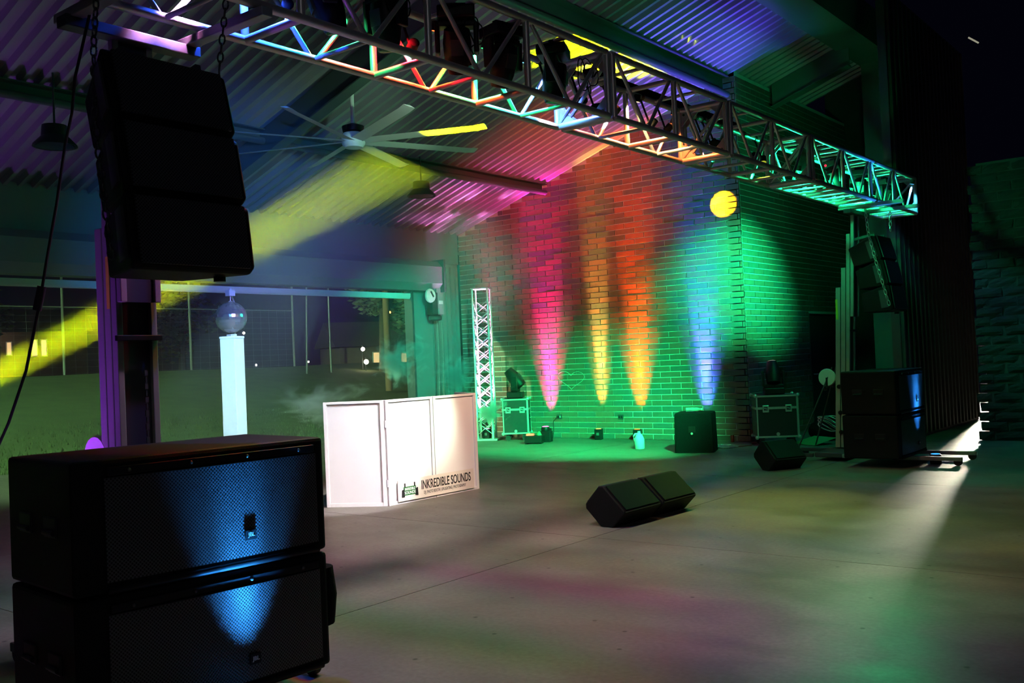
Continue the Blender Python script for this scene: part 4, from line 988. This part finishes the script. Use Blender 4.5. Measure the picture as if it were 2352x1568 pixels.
# wall flood lamp on the dark front wall
# ------------------------------------------------------------------ outdoors
def post(name, label, cat, x, y, z0, z1, r, mat, group=None):
    return tag(MB().cyl((x, y, z0), (x, y, z1), r, r * 0.9, n=10).build(name, mat, None, smooth=True), label, cat, group)
fe = thing('ball_fence', 'tall thin-posted ball fence along the top of the lawn', 'fence', (-39.5, 0, 1.5))
for y in (-10, -4, 2, 8, 14, 20, 26, 32):
    MB().cyl((0, y, 0), (0, y, 7.5), 0.055, n=8).build('fence_post', 'galv', fe)
for z in (0.15, 3.05, 7.3):
    MB().cyl((0, -10, z), (0, 32, z), 0.03, n=6).build('fence_rail', 'galv', fe)
wm = MB()
for y in range(-20, 65): wm.box((0, y * 0.5, 1.6), (0.004, 0.004, 3.0))
for z in range(1, 12): wm.box((0, 11, z * 0.27), (0.004, 42, 0.004))
wo = wm.build('fence_mesh', 'galv', fe); wo['kind'] = 'stuff'
gp = thing('goal_frame', 'thin leaning goal frame with a bowed crossbar on the lawn', 'goal', (-30.5, 26.3, 1.35))
MB().tube([(0.2, -1.15, 0), (0.0, -0.75, 5.6)], 0.035, 8).build('upright', 'galv', gp, smooth=True)
MB().tube([(0.1, -0.95, 4.2), (0.1, -0.35, 4.05), (0.1, 0.25, 4.0)], 0.03, 8).build('crossbar', 'galv', gp, smooth=True)
MB().tube([(0.05, 0.25, 0), (0.1, 0.2, 5.8)], 0.035, 8).build('upright', 'galv', gp, smooth=True)
post('utility_pole', 'brown wooden utility pole on the lawn before the leafy tree', 'pole', -25.9, 25.35, 0.6, 8.5, 0.13, 'wood_pole')

def tree(label, x, y, z, h, rad, n, seed):
    t = thing('tree', label, 'tree', (x, y, z), 0, 'dark trees beyond the lawn'); rr = random.Random(seed)
    MB().cyl((0, 0, -0.3), (0.1, 0, h * 0.45), 0.22, 0.12, n=10).build('trunk', 'bark', t, smooth=True)
    mb = MB()
    cl = [(rr.gauss(0, rad * .45), rr.gauss(0, rad * .45), h * 0.3 + rr.random() * h * 0.65, rad * (0.25 + 0.3 * rr.random())) for _ in range(16)]
    for _ in range(n):
        cx, cy_, cz, cr = rr.choice(cl); d = Vector((rr.gauss(0, 1), rr.gauss(0, 1), rr.gauss(0, 1))).normalized() * cr * rr.random() ** .33
        p = Vector((cx, cy_, cz)) + d; m = frame_to(Vector((rr.gauss(0, 1), rr.gauss(0, 1), rr.gauss(0, 1)))); s = 0.10 + rr.random() * 0.12
        mb._add([p + m @ Vector(q) for q in ((-s, 0, 0), (0, -s * .5, 0), (s, 0, 0), (0, s * .5, 0))], [(0, 1, 2, 3)])
    mb.build('crown', 'leaf', t)
tree('dark leafy tree behind the wooden pole with lamps glinting through', -32.5, 31.5, 1.4, 7.5, 2.7, 5200, 1)
tree('low dark tree beyond the fence beside the lit house', -50.0, 21.0, 1.6, 5.0, 2.4, 2600, 2)
tree('dark tree mass beyond the fence behind the pedestal', -48.0, 31.0, 1.6, 6.0, 2.6, 2600, 3)

def house(label, x, y, z, rotz, L_, W_, H_, wins):
    t = thing('house', label, 'house', (x, y, z), rotz, 'houses beyond the field')
    MB().bb((-W_ / 2, -L_ / 2, 0), (W_ / 2, L_ / 2, H_)).build('walls', 'house', t)
    MB().prism([(-W_ / 2 - .3, -L_ / 2 - .3, H_), (W_ / 2 + .3, -L_ / 2 - .3, H_), (0, -L_ / 2 - .3, H_ + 1.5)], (0, L_ + .6, 0)).build('roof', 'house_roof', t)
    for (a, b, c, d) in wins:
        f = MB().bb((W_ / 2, a - .06, b - .06), (W_ / 2 + 0.05, c + .06, d + .06)).build('window', 'white_paint', t)
        MB().bb((W_ / 2 + 0.05, a, b), (W_ / 2 + 0.07, c, d)).build('pane', 'win_lit', f)
house('house with warm lit windows beyond the far fence', -60.0, 26.5, 1.5, R(-20), 9.0, 5.0, 2.9, [(-2.6, 1.5, -2.1, 2.3), (0.2, 1.6, 0.4, 2.3), (1.5, 1.5, 1.75, 2.4), (2.0, 1.5, 2.25, 2.4)])
house('low brown house seen past the wooden pole', -42.0, 41.0, 0.9, R(-25), 7.0, 4.0, 1.8, [(-1.5, 0.5, -1.1, 1.4), (0.2, 0.5, 0.5, 1.3)])
lampn = [('white street light glowing through the leaves of the tree', -33.0, 30.9, 1.75, 0.11, 'lamp_white'), ('smaller white street light low in the tree', -33.3, 31.0, 2.35, 0.09, 'lamp_white'),
         ('amber street light glinting high in the tree', -35.5, 34.3, 4.35, 0.12, 'lamp_amber'), ('amber street light beside the wooden pole', -35.5, 35.0, 4.25, 0.07, 'lamp_amber'),
         ('tiny white lamp above the fence rail behind the pedestal', -60, 44.0, 4.4, 0.09, 'lamp_white'), ('tiny white lamp low beyond the fence near the pedestal', -60, 45.0, 2.0, 0.07, 'lamp_white'), ('tiny white lamp low beyond the goal frame', -60, 50.0, 2.1, 0.07, 'lamp_white'),
         ('bright porch light on the lit house', -56.5, 24.6, 4.0, 0.13, 'lamp_white')]
for lab, x, y, z, r, mt in lampn:
    t = thing('street_light', lab, 'lamp', (x, y, z), 0, 'far street lights')
    MB().sphere((0, 0, 0), r, 10, 8).build('bulb', mt, t, smooth=True)
    MB().cyl((-0.05, 0.0, -z), (-0.05, 0.0, r + 0.1), 0.02, n=6).build('lamp_pole', 'steel_dark', t)

# small wall lamp on the dark upper wall
wlp = thing('tube_lamp', 'short pale tube lamp on a thin wire in the dark upper corner', 'lamp', (-3.24, 15.17, 5.88))
M['tube_glow'] = lens_mat('tube_glow', (1.0, 0.95, 0.7), 0.28)
MB().cyl((-0.06, 0.0, 0.05), (0.07, 0.0, -0.06), 0.012, n=8).build('tube', 'tube_glow', wlp, smooth=True)
MB().cyl((-1.36, 1.0, -0.2), (0.03, -0.02, 0.0), 0.002, n=5).build('wire', 'steel_dark', wlp)

# ------------------------------------------------------------------ haze and smoke
def volume_mat(name, dens, aniso, noise=None, col=(1, 1, 1)):
    m = bpy.data.materials.new(name); m.use_nodes = True; nt = m.node_tree; N = nt.nodes; L = nt.links
    N.remove(N['Principled BSDF']); out = N['Material Output']
    sc = N.new('ShaderNodeVolumeScatter'); sc.inputs['Color'].default_value = (*col, 1); sc.inputs['Anisotropy'].default_value = aniso; sc.inputs['Density'].default_value = dens
    L.new(sc.outputs[0], out.inputs['Volume'])
    if noise:
        tc = N.new('ShaderNodeTexCoord'); n = N.new('ShaderNodeTexNoise'); n.inputs['Scale'].default_value = noise; n.inputs['Detail'].default_value = 6; n.inputs['Roughness'].default_value = 0.65; n.inputs['Distortion'].default_value = 0.8
        L.new(tc.outputs['Object'], n.inputs['Vector'])
        ln = N.new('ShaderNodeVectorMath'); ln.operation = 'LENGTH'; L.new(tc.outputs['Object'], ln.inputs[0])
        fall = N.new('ShaderNodeMapRange'); fall.inputs['From Min'].default_value = 0.0; fall.inputs['From Max'].default_value = 1.0; fall.inputs['To Min'].default_value = 0.75; fall.inputs['To Max'].default_value = -1.0
        L.new(ln.outputs['Value'], fall.inputs['Value'])
        ad = N.new('ShaderNodeMath'); ad.operation = 'MULTIPLY_ADD'; ad.inputs[1].default_value = 5.0; L.new(n.outputs['Fac'], ad.inputs[0]); L.new(fall.outputs['Result'], ad.inputs[2])
        mr = N.new('ShaderNodeMapRange'); mr.inputs['From Min'].default_value = 2.45; mr.inputs['From Max'].default_value = 4.0; mr.inputs['To Min'].default_value = 0; mr.inputs['To Max'].default_value = dens
        L.new(ad.outputs[0], mr.inputs['Value']); L.new(mr.outputs['Result'], sc.inputs['Density'])
    return m
M['haze_bank'] = volume_mat('haze_bank', 0.020, 0.0)
hb2 = MB().sphere((0, 0, 0), 1.0, 32, 20).build('haze', 'haze_bank', None, smooth=True); hb2.location = (-10.2, 6.6, 2.45); hb2.scale = (3.0, 7.0, 2.2)
tag(hb2, 'thin bank of stage haze around the yellow-green beam before the doorway', 'haze', kind='stuff')
def puff(label, c, s, dens, nscale):
    key = 'smoke_%g_%g' % (dens, nscale)
    if key not in M: M[key] = volume_mat(key, dens, 0.1, nscale)
    o = MB().sphere((0, 0, 0), 1.0, 20, 14).build('smoke_puff', key, None, smooth=True); o.location = c; o.scale = s
    tag(o, label, 'smoke', 'drifting smoke puffs', 'stuff'); return o
puff('green-tinted smoke puff rising behind the facade before the doorway', (-12.0, 12.0, 1.65), (0.75, 0.75, 0.65), 13.0, 2.0)
puff('green-tinted smoke puff rising beside the door jamb behind the facade', (-11.4, 12.9, 1.35), (0.65, 0.75, 0.62), 13.0, 1.9)
puff('white smoke puff blowing across the flight case beside the totem', (-11.50, 13.85, 0.62), (0.45, 0.45, 0.36), 40.0, 1.6)
puff('thin grey smoke drifting between pedestal and facade', (-12.2, 10.4, 1.0), (0.9, 1.3, 0.55), 4.0, 1.8)
